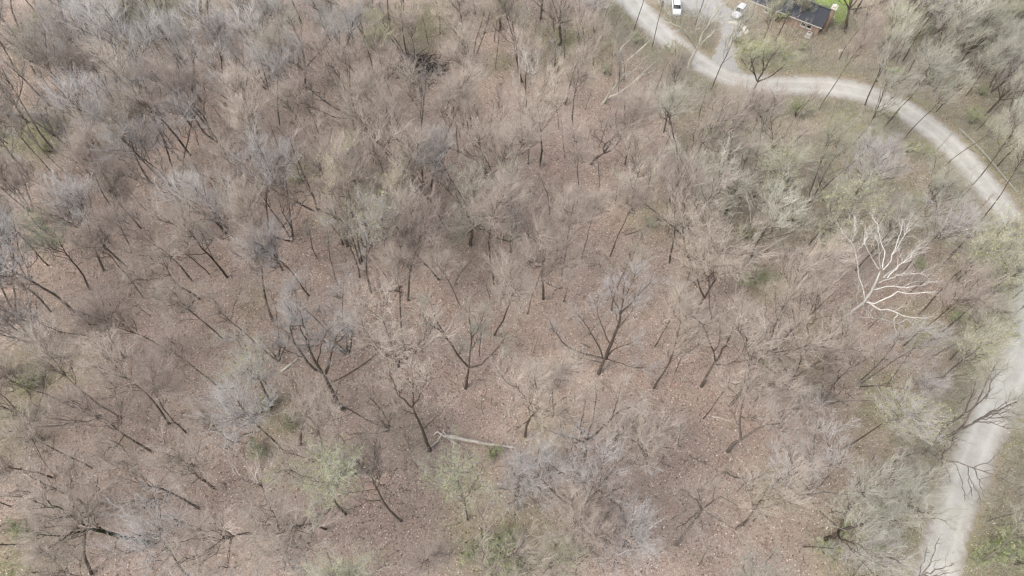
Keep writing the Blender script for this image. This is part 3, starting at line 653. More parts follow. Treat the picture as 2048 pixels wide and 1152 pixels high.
FORM_WORD = {'single': 'single-stemmed', 'slender': 'slender', 'forked': 'forked', 'multi': 'many-stemmed', 'spreading': 'spreading'}
for p, lean, px, listed in spots:
    fw = r.choice(['single', 'slender', 'forked', 'multi', 'spreading'], p=[.47, .23, .12, .11, .07])
    if (px[0] > 1800 and px[1] > 500) or dist_line(p, ROAD_C)[0] < 9: fw = r.choice(['single', 'slender'], p=[.3, .7])
    k = int(r.choice([i for i, f_ in enumerate(FORMS) if f_ == fw]))
    fm, h0, tm, cm, bm_ = PROTO[k]
    h = r.uniform(16, 21.5) * (0.9 if not listed else 1.0); s = h / h0; wide = s * r.uniform(1.0, 1.35) * (0.75 if dist_line(p, ROAD_C)[0] < 8 else 1)
    z = float(ground_z(p)[0])
    root = thing('bare_tree', '', 'tree', (p[0], p[1], z), 'leafless trees of the wood')
    q = Vector((0, 0, 1)).rotation_difference(Vector((lean[0], lean[1], 1)).normalized()) @ Quaternion((0, 0, 1), r.uniform(0, 6.28))
    root.rotation_mode = 'QUATERNION'; root.rotation_quaternion = q; root.scale = (wide, wide, s)
    tone = str(tone_for(px, r)) if r.random() > (0.8 if px[1] < 600 or px[0] > 1600 else 0.2) * float(green_at(p)[0]) else 'tw_green'
    link('trunk', tm, M['bark'] if r.random() < 0.72 else M['bark_grey'], root)
    link('crown', cm, M[tone], root)
    desc = ('tall ' if h > 18.6 else 'short ' if h < 15.5 else '') + TONES[tone] + ' ' + FORM_WORD[fm]
    if bm_ is not None and (tone == 'tw_green' or r.random() < 0.06):
        link('young_leaves', bm_, M['bud_yellow'] if r.random() < 0.6 else M['bud_green'], root); desc = 'budding ' + desc
    items.append((root, px, desc))
write_labels(items, 'bare tree')

lab = []
for u, v, h, k in [(1551, 42, 9.5, 1), (1574, 46, 7.5, 4), (1592, 50, 7.0, 8), (1604, 50, 5.5, 1), (1535, 36, 7, 12)]:
    fm, h0, tm, cm, bm_ = PROTO[k]; p = at(u, v)[:2]; root = thing('bare_tree', '', 'tree', (*p, 0.0), 'small budding trees before the house')
    root.scale = (h / h0 * 1.1,) * 2 + (h / h0,); root.rotation_euler = (0, 0, u)
    link('trunk', tm, M['bark'], root); link('crown', cm, M['tw_green'], root); link('young_leaves', bm_, M['bud_yellow'], root)
    lab.append((root, np.array([u, v], float), 'small yellow-budding'))
write_labels(lab, 'tree')
# ------------------------------------------------------------------ saplings and shrubs
def proto_sapling(seed, h):
    r = np.random.default_rng(seed)
    pts = [np.array([0, 0, -0.15])]; d = np.array([0, 0, 1.0])
    for k in range(6):
        d = unit(d + np.append(r.normal(0, 0.09, 2), 0.03)); pts.append(pts[-1] + d * h / 6)
    P = np.array(pts)[None]; Q = np.linspace(0.055, 0.015, 7)[None]
    B, RB = children(P, Q, 12, 0.3, 1, h * 0.22, 0.8, 0.3, 0.15, 4, r, 0.6, 0.014, 0.03, 0.04)
    C, RC = children(B, RB, 5, 0.1, 1, h * 0.1, 0.7, 0.25, 0.1, 3, r, 0.7, 0.011, 0.016)
    D, RD = children(C, RC, 4, 0.1, 1, h * 0.06, 0.7, 0.2, 0.1, 2, r, 0.7, 0.009, 0.012)
    return strands(P, Q, 5), merge([strands(B, RB, 3), strands(C, RC, 3), strands(D, RD, 3)]), D
def proto_shrub(seed, h):
    r = np.random.default_rng(seed); n = 9
    a = r.uniform(0, 6.28, n); e = r.uniform(0.15, 0.9, n)
    d = unit(np.column_stack([np.cos(a) * e, np.sin(a) * e, np.ones(n)])); L = r.uniform(0.7, 1.1, n)[:, None] * h
    P = np.stack([d * L * x + np.array([0, 0, -0.1]) + r.normal(0, 0.04, (n, 3)) * h * (x > 0) for x in np.linspace(0, 1, 5)], 1)
    Q = np.linspace(0.035, 0.014, 5)[None].repeat(n, 0)
    B, RB = children(P, Q, 8, 0.2, 1, h * 0.35, 0.7, 0.25, 0.1, 4, r, 0.7, 0.014, 0.022)
    C, RC = children(B, RB, 6, 0.1, 1, h * 0.18, 0.7, 0.2, 0.1, 3, r, 0.7, 0.011, 0.015)
    D, RD = children(C, RC, 3, 0.1, 1, h * 0.1, 0.7, 0.2, 0.1, 2, r, 0.7, 0.009, 0.012)
    return strands(P, Q, 4), merge([strands(B, RB, 3), strands(C, RC, 3), strands(D, RD, 3)]), D
SAP = []
for k in range(6):
    st, cr, _ = proto_sapling(900 + k, 6.0)
    a = mesh_from('stem', *st); a.materials.append(M['bark']); b2 = mesh_from('crown', *cr, smooth=False); b2.materials.append(M['tw_tan']); SAP.append((a, b2))
SHR = []
for k in range(4):
    st, cr, tips = proto_shrub(950 + k, 2.2)
    a = mesh_from('stems', *st); a.materials.append(M['bark']); b2 = mesh_from('crown', *cr, smooth=False); b2.materials.append(M['tw_tan'])
    l = mesh_from('young_leaves', *leaf_mesh(tips, np.random.default_rng(990 + k), 0.06, 800), smooth=False); l.materials.append(M['bud_green']); SHR.append((a, b2, l))
pts2 = list(pts); items = []; tries = 0; r = np.random.default_rng(88)
YARD = [(1540, 62), (1556, 74), (1570, 66), (1584, 80), (1598, 74), (1530, 84), (1546, 96), (1566, 98), (1588, 100), (1612, 92), (1628, 88), (1642, 98), (1660, 92), (1676, 82), (1650, 112), (1620, 116), (1600, 122), (1572, 120), (1545, 122), (1690, 70), (1500, 60), (1512, 44), (1520, 72), (1566, 50), (1582, 56)]
while len(items) < 310 and tries < 20000:
    tries += 1
    p = np.array([r.uniform(-108, 108), r.uniform(8, 120)]); px = to_px([*p, 0.0]); yard = tries <= len(YARD)
    if not yard and px[0] > 1400 and px[1] < 480 and 3 < dist_line(p, ROAD_C)[0] < 9 and r.random() < 0.7: continue
    if not yard and (np.hypot(*(px - (838, 170))) < 75 or np.hypot(*(px - (965, 915))) < 75): continue
    if yard: p = at(*YARD[tries - 1])[:2]; px = np.array(YARD[tries - 1], float)
    elif not (0 < px[0] < 2060 and 5 < px[1] < 1165) or not allowed(p, 3.4): continue
    if not yard and min(np.hypot(*(np.array(pts2) - p).T)) < 2.2: continue
    pts2.append(p); k = int(r.integers(0, 6)); h = 3.8 + (1.6 if yard else 3 if dist_line(p, ROAD_C)[0] < 8 else 11) * r.random() ** 1.25; s = h / 6
    root = thing('sapling', '', 'sapling', (*p, float(ground_z(p)[0])), 'young bare saplings under the trees')
    root.rotation_euler = (r.normal(0, 0.08), r.normal(0, 0.08), r.uniform(0, 6.28)); root.scale = (s * .75, s * .75, s)
    tone = str(tone_for(px, r))
    link('stem', SAP[k][0], M['bark'], root); link('crown', SAP[k][1], M[tone], root)
    items.append((root, px, ('tall ' if h > 9 else 'low ' if h < 4.8 else 'thin ') + TONES[tone]))
write_labels(items, 'sapling')
items = []; tries = 0
SHRUB_PX = [(85, 90, 2.4), (70, 120, 2.0), (100, 120, 2.2), (1000, 1105, 1.6), (975, 1090, 1.3), (1020, 1130, 1.5), (985, 1135, 1.3), (940, 1105, 1.1), (55, 780, 1.2), (30, 740, 1.3), (80, 760, 1.1), (1355, 125, 1.4), (1345, 110, 1.3), (1365, 118, 1.2), (1490, 110, 1.4),
            (1475, 95, 1.2), (1510, 115, 1.5), (1590, 232, 1.6), (1905, 640, 1.1), (1528, 560, 1.0), (1640, 1100, 1.2), (1985, 1100, 1.6), (2015, 1075, 1.4), (1960, 1120, 1.3), (1800, 825, 1.3), (1805, 975, 1.2), (1940, 250, 1.5), (1975, 265, 1.4), (1600, 32, 2.0), (1585, 28, 1.8), (1615, 36, 1.7), (1551, 40, 1.5)]
for u, v, s in SHRUB_PX:
    p = at(u, v)[:2]; items.append([p, np.array([u, v], float), s])
while len(items) < 100 and tries < 30000:
    tries += 1
    p = np.array([r.uniform(-108, 108), r.uniform(8, 122)]); px = to_px([*p, 0.0])
    if not (0 < px[0] < 2060 and 0 < px[1] < 1160) or not allowed(p, 3.6): continue
    if r.random() > float(green_at(p)[0]) * 1.6: continue
    if min(np.hypot(*(np.array([i[0] for i in items]) - p).T)) < 1.8: continue
    items.append([p, px, r.uniform(0.6, 1.25)])
lab = []
for n_, (p, px, s) in enumerate(items):
    k = int(r.integers(0, 4)); root = thing('shrub', '', 'shrub', (*p, float(ground_z(p)[0])), 'budding shrubs')
    root.rotation_euler = (0, 0, r.uniform(0, 6.28)); root.scale = (s * 1.15, s * 1.15, s)
    a, b2, l = SHR[k]; g = px[1] > 60 or n_ < 32
    link('stems', a, M['bark'], root); link('crown', b2, M['tw_green'], root); y = r.random() < 0.45 and n_ > 8
    link('young_leaves', l, M['bud_yellow' if y else 'bud_green'], root)
    lab.append((root, px, ('big ' if s > 1.35 else 'small ' if s < 0.85 else '') + ('yellow-green' if y else 'fresh green')))
write_labels(lab, 'shrub')

# ------------------------------------------------------------------ fallen wood
def log(name, label, px_pts, r0, mat, z=0.12, extra=(), group='fallen poles on the leaf litter', cat='fallen log'):
    r = np.random.default_rng(int(px_pts[0][0] * 7 + px_pts[0][1]))
    P = np.array([at(u, v) for u, v in px_pts]); P[:, 2] = ground_z(P[:, :2]) + r0 * 0.8
    base = P[0].copy(); L = line_pts(P - base, 9, 0.04, r)
    V, F = strands(L[None], np.linspace(r0, r0 * 0.45, 9)[None], 8)
    Vc = np.concatenate([V, L[:1]]); n = len(V); F = np.concatenate([F, np.array([[j, n, (j + 1) % 8] for j in range(8)])])
    root = thing(name, label, cat, tuple(base), group)
    link('stem', mesh_from('stem', Vc, F), M[mat], root)
    B, RB = children(L[None], np.linspace(r0, r0 * 0.45, 9)[None], 6, 0.35, 1, 1.3, 0.8, 0.15, 0.05, 4, r, 0.4, 0.02, 0.06, 0.06)
    link('broken_branches', mesh_from('broken_branches', *strands(B, RB, 4)), M[mat], root)
    for s, ra in extra:
        E = parse(s) - base; link('limb', mesh_from('limb', *strands(line_pts(E, 7, 0.04, r)[None], np.linspace(ra, ra * 0.4, 7)[None], 6)), M[mat], root)
log('fallen_log', 'long bleached fallen log with a pale root fork at one end', [(893, 874), (930, 880), (968, 888), (1000, 891), (1043, 898)], .32, 'log_pale', extra=[('893,874,.3 880,868,.9 872,862,1.2 866,872,1', .16), ('885,866,.8 878,880,.5 862,893,.3 846,906,.2', .12), ('893,874,.3 905,884,.4 928,894,.3', .07), ('893,872,.3 886,862,1 890,858,1.2', .1)], group='pale fallen logs')
log('fallen_log', 'dark fallen trunk among brush behind the white sycamore', [(1616, 449), (1640, 456), (1664, 465), (1690, 474)], .22, 'bark', group=None)
log('fallen_log', 'pale fallen branch behind the dark fallen trunk', [(1597, 427), (1570, 434), (1543, 440)], .13, 'log_pale', group='pale fallen logs')
log('fallen_log', 'short pale log lying just beyond the thick-trunked tree', [(562, 744), (580, 730), (597, 717)], .22, 'log_pale', group='pale fallen logs')
log('fallen_log', 'short bleached snag on bare leaves beside crowns over the thick-trunked tree', [(755, 638), (770, 632), (782, 628)], .12, 'log_pale', group='pale fallen logs')
log('fallen_pole', 'long thin dark pole lying from the thick-trunked tree toward the slim curved trunk', [(661, 766), (700, 748), (740, 722), (776, 690)], .1, 'bark')
log('fallen_pole', 'short dark pole lying at the foot of the slim curved trunk', [(808, 694), (795, 703), (780, 713)], .11, 'bark')
log('fallen_pole', 'dark bent branch lying level on leaves behind the slim curved trunk', [(748, 587), (770, 583), (790, 582), (812, 585)], .12, 'bark')
log('fallen_pole', 'long thin pole leaning away from the tree before the fan-shaped tree', [(1250, 468), (1275, 462), (1305, 446), (1335, 428)], .09, 'bark')
log('fallen_pole', 'thin grey pole lying on open leaves past the crooked dark tree', [(1378, 911), (1396, 920), (1416, 930)], .1, 'bark_grey')
log('fallen_pole', 'dark broken pole on leaves above the pale crooked tree', [(1450, 944), (1466, 953), (1492, 958)], .13, 'bark')
log('fallen_pole', 'dark thin pole slanting down toward the stout leaning trunk by the road', [(1638, 1023), (1655, 1040), (1684, 1060)], .11, 'bark')
log('fallen_pole', 'short dark branch on leaves behind the ivy-clad trunk', [(275, 1026), (255, 1029), (234, 1031)], .1, 'bark')
log('fallen_pole', 'thin pale pole beside the brush pile', [(822, 146), (838, 144), (856, 136), (872, 122)], .12, 'log_pale')
log('fallen_pole', 'whitish broken branch lying across the limbs of the wide-limbed tree', [(1160, 690), (1170, 694), (1182, 699)], .1, 'bark_white')
log('fallen_pole', 'pale short branch near the pale crooked tree and the road', [(1424, 832), (1445, 838), (1468, 843)], .1, 'log_pale')
log('fallen_pole', 'grey bleached branch on leaves before the leaning dark tree', [(1545, 838), (1565, 840), (1585, 840)], .12, 'bark_cream')
# brush pile
bp = at(838, 140); bp[2] = float(ground_z(bp[:2])[0])
root = thing('brush_pile', 'dark tangled brush pile with upturned roots on a leafy hollow', 'brush pile', tuple(bp))
r = np.random.default_rng(5); n = 520
a = r.uniform(0, 6.28, n); rad = r.uniform(0, 5.4, n) ** 1.0; p0 = np.column_stack([np.cos(a) * rad, np.sin(a) * rad * 0.8, np.abs(r.normal(0.3, 0.4, n)) * (1 - rad / 6)])
d = unit(np.column_stack([r.normal(size=n), r.normal(size=n), np.abs(r.normal(0.1, 0.3, n))])); L = r.uniform(1, 4, n)[:, None]
P = np.stack([p0 + d * L * x + r.normal(0, 0.08, (n, 3)) for x in (0, .33, .66, 1)], 1); Q = r.uniform(0.03, 0.11, n)[:, None] * np.linspace(1, .5, 4)[None]
link('sticks', mesh_from('sticks', *strands(P[:420], Q[:420], 5)), simple_mat('rotten_wood', (0.02, 0.014, 0.01), (0.07, 0.05, 0.035), 3, 0.95), root)
link('grey_sticks', mesh_from('grey_sticks', *strands(P[420:], Q[420:] * 0.7, 4)), M['tw_grey'], root)
nb = 30; a = np.linspace(0, 6.28, nb); d = unit(np.column_stack([np.cos(a), 0.4 * r.normal(size=nb), np.sin(a) + 0.5]))
P = np.stack([np.array([-.6, .6, .8]) + d * x * r.uniform(.7, 1.6, (nb, 1)) for x in (0, .5, 1)], 1)
link('root_plate', mesh_from('root_plate', *strands(P, np.full((nb, 3), .14) * [1, .8, .3], 5)), M['bark'], root)

# ------------------------------------------------------------------ leaf litter, undergrowth, grass (uncountable)
r = np.random.default_rng(31); n = 195000
P = np.column_stack([r.uniform(-112, 112, n), r.uniform(6, 124, n)]); px = to_px(np.column_stack([P, np.zeros(n)]))
ok = (px[:, 0] > -30) & (px[:, 0] < 2080) & (px[:, 1] > -20) & (px[:, 1] < 1190) & (dist_line(P, ROAD_C) > 2.7 + r.uniform(0, 1, n)) & (dist_line(P, DRIVE_C) > 2.8) & ~in_poly(P, LAWN)
q = P - HA; ok &= ~((q @ HE > -0.6) & (q @ HE < HL + 0.6) & (q @ HN > -0.6) & (q @ HN < HD + 0.6))
P = P[ok]; n = len(P); z = ground_z(P) + r.uniform(0.03, 0.07, n)
a = r.uniform(0, 6.28, n); s = r.uniform(0.07, 0.15, n)[:, None]
ax = np.column_stack([np.cos(a), np.sin(a), r.normal(0, .3, n)]); bx = np.column_stack([-np.sin(a), np.cos(a), r.normal(0, .3, n)])
c0 = np.column_stack([P, z]); lift = np.array([0, 0, 1.0]) * s * r.uniform(.1, .5, (n, 1))
V = np.stack([c0 - ax * s, c0 - bx * s * .6 + lift, c0 + ax * s, c0 + bx * s * .6 + lift], 1).reshape(-1, 3)
k = np.arange(n)[:, None] * 4; F = np.concatenate([k + np.array([[0, 1, 2]]), k + np.array([[0, 2, 3]])])
me = mesh_from('leaf_litter', V, F, False)
tn = np.tile(r.random(n), 2).astype(np.float32); at_ = me.attributes.new('tone', 'FLOAT', 'FACE'); at_.data.foreach_set('value', tn)
m, t, b = new_mat('fallen_leaves'); ga = t.nodes.new('ShaderNodeAttribute'); ga.attribute_name = 'tone'
t.links.new(ramp(t, [(0.0, (0.07, 0.042, 0.028)), (0.3, (0.2, 0.135, 0.1)), (0.6, (0.41, 0.3, 0.235)), (0.82, (0.6, 0.5, 0.42)), (1.0, (0.8, 0.72, 0.64))], ga.outputs['Fac']), b.inputs['Base Color'])
tag(link('leaf_litter', me, m), kind='stuff')

def scatter_blades(name, n, hmin, hmax, rad, mat, weight, seed, spread=0.5, clear=3.2):
    r = np.random.default_rng(seed); P = np.column_stack([r.uniform(-112, 112, n * 6), r.uniform(6, 124, n * 6)])
    px = to_px(np.column_stack([P, np.zeros(len(P))])); ok = (px[:, 0] > -30) & (px[:, 0] < 2080) & (px[:, 1] > -20) & (px[:, 1] < 1190)
    P = P[ok]; w = weight(P); P = P[r.random(len(P)) < w]
    P = P[(dist_line(P, ROAD_C) > clear) & (dist_line(P, DRIVE_C) > 2.8)]
    q = P - HA; P = P[~((q @ HE > -0.8) & (q @ HE < HL + 0.8) & (q @ HN > -0.8) & (q @ HN < HD + 0.8))][:n]
    n = len(P); c0 = np.column_stack([P, ground_z(P) - 0.03]); d = unit(np.column_stack([r.normal(0, spread, n), r.normal(0, spread, n), np.ones(n)]))
    L = r.uniform(hmin, hmax, n)[:, None]
    if hmax < 1: S = np.stack([c0, c0 + d * L], 1)
    else: S = np.stack([c0, c0 + d * L * .55 + r.normal(0, .06, (n, 3)) * L, c0 + d * L + r.normal(0, .12, (n, 3)) * L], 1)
    me = mesh_from(name, *strands(S, np.full(S.shape[:2], rad) * np.linspace(1, .4, S.shape[1]), 3), False)
    return tag(link(name, me, mat), kind='stuff')
scatter_blades('undergrowth', 62000, 0.7, 2.8, 0.012, M['tw_tan'], lambda P: 0.15 + 0.85 * (fbm(P, 9, 55) > 0.5), 61, 0.6)
scatter_blades('undergrowth', 30000, 0.7, 2.6, 0.012, M['tw_grey'], lambda P: 0.1 + 0.9 * (fbm(P, 9, 75) > 0.53), 62, 0.7)
def verge(P):
    d = dist_line(P, ROAD_C); side = ((P[:, 0] > 28) & (P[:, 1] > 55)) * 0.45
    return np.clip(np.maximum(np.exp(-((d - 6.5) / 3.5) ** 2), side) * (0.35 + 1.1 * fbm(P, 5, 91)), 0, 1)
scatter_blades('roadside_brush', 60000, 0.7, 3.2, 0.013, M['tw_green'], verge, 65, 0.6, 2.8)
scatter_blades('roadside_brush', 30000, 0.7, 3.0, 0.013, M['tw_grey'], verge, 66, 0.7, 2.8)
scatter_blades('fallen_sticks', 7000, 0.6, 2.8, 0.028, M['bark_grey'], lambda P: 0.3 + 0.6 * (fbm(P, 7, 35) > 0.5), 67, 6.0)
scatter_blades('fallen_sticks', 3500, 0.5, 2.4, 0.024, M['log_pale'], lambda P: 0.3 + 0.6 * (fbm(P, 7, 45) > 0.5), 68, 7.0)
scatter_blades('grass', 80000, 0.25, 0.7, 0.022, M['grass'], lambda P: np.clip(green_at(P) * 1.3 - 0.25, 0, 1), 63, 0.5)
scatter_blades('grass', 40000, 0.25, 0.7, 0.02, M['bud_yellow'], lambda P: np.clip(green_at(P) * 1.3 - 0.2, 0, 1), 64, 0.5)

# ------------------------------------------------------------------ the house
E3, N3, Z3 = np.array([*HE, 0]), np.array([*HN, 0]), np.array([0, 0, 1.0])
def hp(a, b2, z): return np.array([*(HA + HE * a + HN * b2), z])
MH = {'brick': None}
m, t, b = new_mat('tan_brick'); bt = t.nodes.new('ShaderNodeTexBrick'); bt.inputs['Scale'].default_value = 4
bt.inputs['Color1'].default_value = (0.3, 0.2, 0.14, 1); bt.inputs['Color2'].default_value = (0.36, 0.26, 0.19, 1); bt.inputs['Mortar'].default_value = (0.36, 0.32, 0.28, 1)
t.links.new(coord(t), bt.inputs['Vector']); t.links.new(bt.outputs['Color'], b.inputs['Base Color']); MH['brick'] = m
MH['shingle'] = simple_mat('dark_shingles', (0.035, 0.04, 0.05), (0.075, 0.08, 0.09), 6, 0.75, 0.3)
MH['trim'] = simple_mat('pale_trim', (0.5, 0.48, 0.44), (0.62, 0.6, 0.56), 3, 0.6)
MH['glass'] = simple_mat('dark_window_glass', (0.008, 0.01, 0.012), (0.02, 0.022, 0.025), 2, 0.08, 0.5)
MH['white'] = simple_mat('white_masonry_cap', (0.72, 0.68, 0.58), (0.8, 0.78, 0.7), 3, 0.7)
MH['siding'] = simple_mat('tan_siding', (0.32, 0.27, 0.21), (0.42, 0.36, 0.29), 2.5, 0.8)
house = thing('brick_house', 'dark roofed brick house with a white capped chimney beside green lawn', 'house', tuple(hp(HL / 2, HD / 2, 0)))
hb = hp(HL / 2, HD / 2, 0)
def sub(mb): mb.v = [p - hb for p in mb.v]; return mb
EZ, RZ, OV = 2.5, 4.6, 0.35
w = Mb(); w.v = [hp(0, 0, -.2), hp(HL, 0, -.2), hp(HL, HD, -.2), hp(0, HD, -.2), hp(0, 0, EZ), hp(HL, 0, EZ), hp(HL, HD, EZ), hp(0, HD, EZ), hp(0, HD / 2, RZ - .05), hp(HL, HD / 2, RZ - .05)]
w.f = [[0, 1, 5, 4], [1, 2, 6, 9, 5], [2, 3, 7, 6], [3, 0, 4, 8, 7]]
sub(w).build('wall', MH['brick'], house)
sl = (RZ - EZ) / (HD / 2); th = 0.16
for sgn, nm in ((0, 'roof'), (1, 'roof')):
    f = (lambda b2: b2) if sgn == 0 else (lambda b2: HD - b2)
    rows = 12; me_b = Mb()
    for k in range(rows):            # shingle courses, each lapping the one below
        b0 = -OV + (HD / 2 + OV) * k / rows; b1 = -OV + (HD / 2 + OV) * (k + 1) / rows
        z0, z1 = EZ + sl * b0, EZ + sl * b1
        ringA = [hp(-OV, f(b0), z0 + .02), hp(-OV, f(b1), z1 + .02), hp(-OV, f(b1), z1 + th - .03), hp(-OV, f(b0), z0 + th)]
        ringB = [p + E3 * (HL + 2 * OV) for p in ringA]; me_b.loft([ringA, ringB])
    rf = sub(me_b).build(nm, MH['shingle'], house)
    g = Mb(); g.box(hp(HL / 2, f(-OV - .05), EZ - sl * OV + .03), (HL + 2 * OV, .1, .16), E3, N3, Z3); sub(g).build('gutter', MH['trim'], rf)
rg = Mb(); rg.box(hp(HL / 2, HD / 2, RZ + .16), (HL + 2 * OV, .35, .08), E3, N3, Z3); sub(rg).build('ridge_cap', MH['shingle'], house)
ch = Mb(); ch.box(hp(-.62, HD / 2, 3.0), (.7, 1.1, 5.6), E3, N3, Z3); cho = sub(ch).build('chimney', MH['brick'], house)
cc = Mb(); cc.box(hp(-.62, HD / 2, 5.6), (1.05, 1.4, .25), E3, N3, Z3); cc.box(hp(-.62, HD / 2, 5.85), (.5, .8, .3), E3, N3, Z3); sub(cc).build('chimney_cap', MH['white'], cho)
for k, a in enumerate((2.1, 3.35, 7.2, 8.4, 11.2)):
    fr = Mb(); zc = 1.65
    for da, dz, ex, ez in ((-.45, 0, .1, 1.35), (.45, 0, .1, 1.35), (0, .64, .8, .08), (0, -.64, .8, .08), (0, 0, .8, .05)):
        fr.box(hp(a + da, -.03, zc + dz), (ex, .14, ez), E3, N3, Z3)
    wi = sub(fr).build('window', MH['trim'], house)
    gl = Mb(); gl.box(hp(a, -.01, zc), (.8, .04, 1.2), E3, N3, Z3); sub(gl).build('pane', MH['glass'], wi)
    si = Mb(); si.box(hp(a, -.1, zc - .74), (1.15, .22, .09), E3, N3, Z3); sub(si).build('sill', MH['trim'], wi)
bd = Mb()
for k in range(7): bd.box(hp(-.06, 1.4 + .7 * k, EZ + .1), (.05, .66, .12), E3, N3, Z3)
sub(bd).build('gable_trim', MH['siding'], house)
for a in (4.8, 9.7):
    ds = Mb(); ds.box(hp(a, -.08, 1.3), (.09, .1, 2.6), E3, N3, Z3); sub(ds).build('downspout', MH['trim'], house)
# utility box beside the wall
ub = at(1616, 73); root = thing('air_conditioner', 'pale grey air conditioner box on the ground before the brick wall', 'air conditioner', tuple(ub))
g = Mb(); g.box((0, 0, .45), (.95, .95, .9), E3, N3); g.build('casing', MH['trim'], root)
g = Mb()
for k in range(10):
    a = k * .628; g.box((math.cos(a) * .2, math.sin(a) * .2, .93), (.38, .025, .03), (math.cos(a), math.sin(a), 0), (-math.sin(a), math.cos(a), 0))
g.build('fan_grille', MH['glass'], root)
g = Mb(); g.box((0, 0, .03), (1.25, 1.25, .1), E3, N3); g.build('pad', MH['white'], root)
for k, (u, v, lb_) in enumerate([(1678, 104, 'white bucket on leaves below the house, nearer its gable'), (1684, 105, 'second white bucket on leaves below the house, toward the platform')]):
    p = at(u, v); p[2] = float(ground_z(p[:2])[0]); root = thing('bucket', lb_, 'bucket', tuple(p), 'white buckets by the trees')
    ri = [[(math.cos(a) * q, math.sin(a) * q, z) for a in np.linspace(0, 6.28, 13)[:-1]] for q, z in ((.2, 0), (.27, .5), (.29, .5), (.29, .54), (.24, .54), (.19, .06))]
    g = Mb(); g.loft(ri); g.build('shell', MH['white'], root)
    a = np.linspace(0, math.pi, 9); hpts = np.column_stack([np.cos(a) * .28, np.zeros(9), .52 + np.sin(a) * .22]); link('handle', mesh_from('handle', *strands(hpts[None], np.full((1, 9), .012), 4)), MH['trim'], root)
# wooden platform
wp = at(1862, 116); wp[2] = float(ground_z(wp[:2])[0]); root = thing('wooden_platform', 'small weathered wooden platform in the grass beyond the road bend', 'platform', tuple(wp))
X3 = np.array([.75, -.66, 0]); Y3 = np.array([.66, .75, 0])
MW = simple_mat('weathered_boards', (0.3, 0.28, 0.24), (0.5, 0.47, 0.42), 6, 0.85)
for k in range(8):
    g = Mb(); g.box(Y3 * (k - 3.5) * .24 + np.array([0, 0, .42]), (2.4, .21, .05), X3, Y3); g.build('plank', MW, root)
for i in (-1, 1):
    for j in (-1, 1):
        g = Mb(); g.box(X3 * i * 1.05 + Y3 * j * .8 + np.array([0, 0, .18]), (.12, .12, .42), X3, Y3); g.build('post', MW, root)
# stones edging the drive
ST = simple_mat('pale_limestone', (0.4, 0.37, 0.32), (0.55, 0.52, 0.46), 5, 0.9)
sl_ = smooth_line([at(u, v)[:2] for u, v in [(1462, 46), (1472, 48), (1482, 52), (1490, 59), (1492, 66)]], 3)
r = np.random.default_rng(8)
for k, p in enumerate(sl_):
    g = Mb(); ri = []
    for q, z in ((.5, 0), (.62, .15), (.5, .34), (.2, .42)):
        ri.append([(math.cos(a) * q * r.uniform(.8, 1.15), math.sin(a) * q * r.uniform(.8, 1.15), z) for a in np.linspace(0, 6.28, 8)[:-1]])
    g.loft(ri); o = g.build('edging_stone', ST); o.location = (*p, -.03); o.rotation_euler = (0, 0, k * 1.3)
    tag(o, f'pale limestone block in the curved drive edging, {ORD[k]} from the parked car', 'stone', 'pale stones edging the drive')

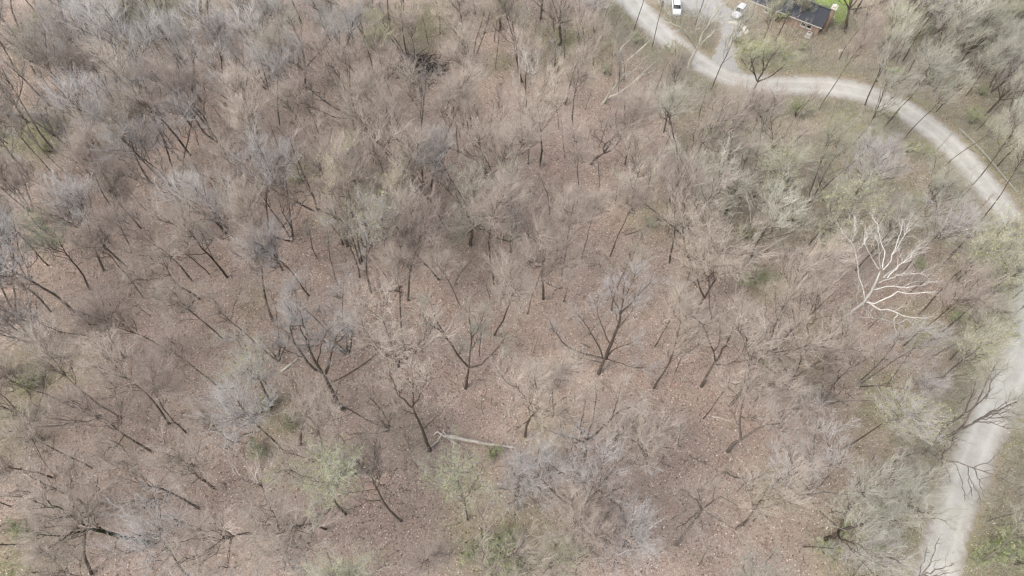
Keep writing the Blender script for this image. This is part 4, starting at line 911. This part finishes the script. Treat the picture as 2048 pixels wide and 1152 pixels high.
# ------------------------------------------------------------------ cars
MC = {'paint': simple_mat('white_car_paint', (0.76, 0.78, 0.8), (0.8, 0.82, 0.84), 1, 0.25, 0.5), 'glass': MH['glass'],
      'tyre': simple_mat('tyre_rubber', (0.02, 0.02, 0.02), (0.035, 0.035, 0.035), 8, 0.9), 'rim': simple_mat('wheel_rim', (0.4, 0.4, 0.42), (0.5, 0.5, 0.52), 5, 0.35, 0.5, 0.8),
      'lamp': simple_mat('lamp_glass', (0.7, 0.7, 0.68), (0.8, 0.8, 0.78), 3, 0.15, 0.5), 'tail': simple_mat('tail_lamp', (0.3, 0.02, 0.02), (0.4, 0.03, 0.03), 3, 0.2, 0.5)}
def car(label, u, v, ang):
    p = at(u, v); root = thing('parked_car', label, 'car', (p[0], p[1], 0.04), 'cars parked by the house'); root.rotation_euler = (0, 0, ang)
    def sec(x, w, z0, z1):
        return [(x, -w, z0 + .1), (x, -w * .9, z0), (x, w * .9, z0), (x, w, z0 + .1), (x, w, z1 - .12), (x, w * .88, z1), (x, -w * .88, z1), (x, -w, z1 - .12)]
    g = Mb(); g.loft([sec(-2.25, .7, .35, .8), sec(-2.15, .84, .24, .92), (sec(-1.3, .9, .2, .98)), sec(0, .91, .2, .98), sec(1.1, .9, .2, .95), sec(2.0, .85, .24, .82), sec(2.28, .68, .34, .68)])
    body = g.build('body', MC['paint'], root, False)
    def cab(x, w0, w1, z1): return [(x[0], -w0, .95), (x[0], w0, .95), (x[1], w1, z1), (x[1], -w1, z1)]
    g = Mb(); g.loft([[(-2.05, -.76, .94), (-2.05, .76, .94), (.95, .78, .94), (.95, -.78, .94)], [(-1.5, -.6, 1.42), (-1.5, .6, 1.42), (.2, .62, 1.42), (.2, -.62, 1.42)]]); g.build('cabin_glass', MC['glass'], root)
    g = Mb(); g.loft([[(-1.58, -.63, 1.41), (-1.58, .63, 1.41), (.24, .64, 1.41), (.24, -.64, 1.41)], [(-1.45, -.55, 1.49), (-1.45, .55, 1.49), (.1, .56, 1.49), (.1, -.56, 1.49)]]); g.build('roof_panel', MC['paint'], root)
    for x in (-1.4, 1.42):
        for y in (-.82, .82):
            def ringw(rad, yy): return [(x + math.cos(a) * rad, yy, .33 + math.sin(a) * rad) for a in np.linspace(0, 6.28, 17)[:-1]]
            s = 1 if y > 0 else -1
            g = Mb(); g.loft([ringw(.3, y - .1 * s), ringw(.33, y - .06 * s), ringw(.33, y + .08 * s), ringw(.28, y + .1 * s)]); wh = g.build('wheel', MC['tyre'], root)
            g = Mb(); g.loft([ringw(.2, y + .09 * s), ringw(.17, y + .115 * s)]); g.build('rim', MC['rim'], wh)
    for y in (-.55, .55):
        g = Mb(); g.box((2.17, y, .66), (.2, .3, .12)); g.build('headlight', MC['lamp'], root)
        g = Mb(); g.box((-2.22, y, .76), (.1, .3, .14)); g.build('tail_light', MC['tail'], root)
        g = Mb(); g.box((.75, y * 1.82, .98), (.16, .14, .12)); g.build('side_mirror', MC['paint'], root)
car('white car parked under pale sycamore branches at the far end of the drive', 1352, 20, R_(-95))
car('white car parked beside the house front by the stone edging', 1478, 27, R_(-125))

# ------------------------------------------------------------------ guard rail on the outside of the bend
tn_ = np.gradient(ROAD, axis=0); tn_ /= np.linalg.norm(tn_, axis=1)[:, None]; nr_ = np.column_stack([-tn_[:, 1], tn_[:, 0]])
pxr = to_px(np.column_stack([ROAD, np.zeros(len(ROAD))])); sel = np.where((pxr[:, 0] > 1885) & (pxr[:, 1] < 400) & (pxr[:, 1] > 200))[0]
RL = ROAD[sel] + nr_[sel] * 3.7
if np.mean(np.hypot(*RL.T)) < np.mean(np.hypot(*ROAD[sel].T)): RL = ROAD[sel] - nr_[sel] * 3.7
MR = simple_mat('weathered_rail', (0.42, 0.41, 0.39), (0.54, 0.53, 0.5), 4, 0.5, 0.4, 0.4)
base = np.array([*RL[0], 0.0]); root = thing('guard_rail', 'low weathered metal guard rail along the outside of the road bend', 'guard rail', tuple(base))
g = Mb(); rings = []
for k in range(len(RL)):
    d = (RL[min(k + 1, len(RL) - 1)] - RL[max(k - 1, 0)]); d /= np.linalg.norm(d); n2 = np.array([-d[1], d[0], 0]); c0 = np.array([*RL[k], 0]) - base
    rings.append([c0 + n2 * x + np.array([0, 0, z]) for x, z in ((.0, .42), (.06, .47), (.0, .55), (.06, .64), (.0, .72), (-.03, .72), (-.03, .42))])
g.loft(rings); g.build('rail', MR, root)
acc = 0
for k in range(1, len(RL)):
    acc += np.linalg.norm(RL[k] - RL[k - 1])
    if acc > 1.9:
        acc = 0; d = RL[k] - RL[k - 1]; d /= np.linalg.norm(d); n2 = np.array([-d[1], d[0], 0])
        g = Mb(); g.box(np.array([*RL[k], .3]) - base - n2 * .12, (.14, .14, .95), np.array([*d, 0]), n2); g.build('post', MW, root)

bpy.context.view_layer.update()
print('TRIS', sum(len(m.polygons) for m in bpy.data.meshes), 'objects', len(bpy.data.objects), 'trees', len(spots))
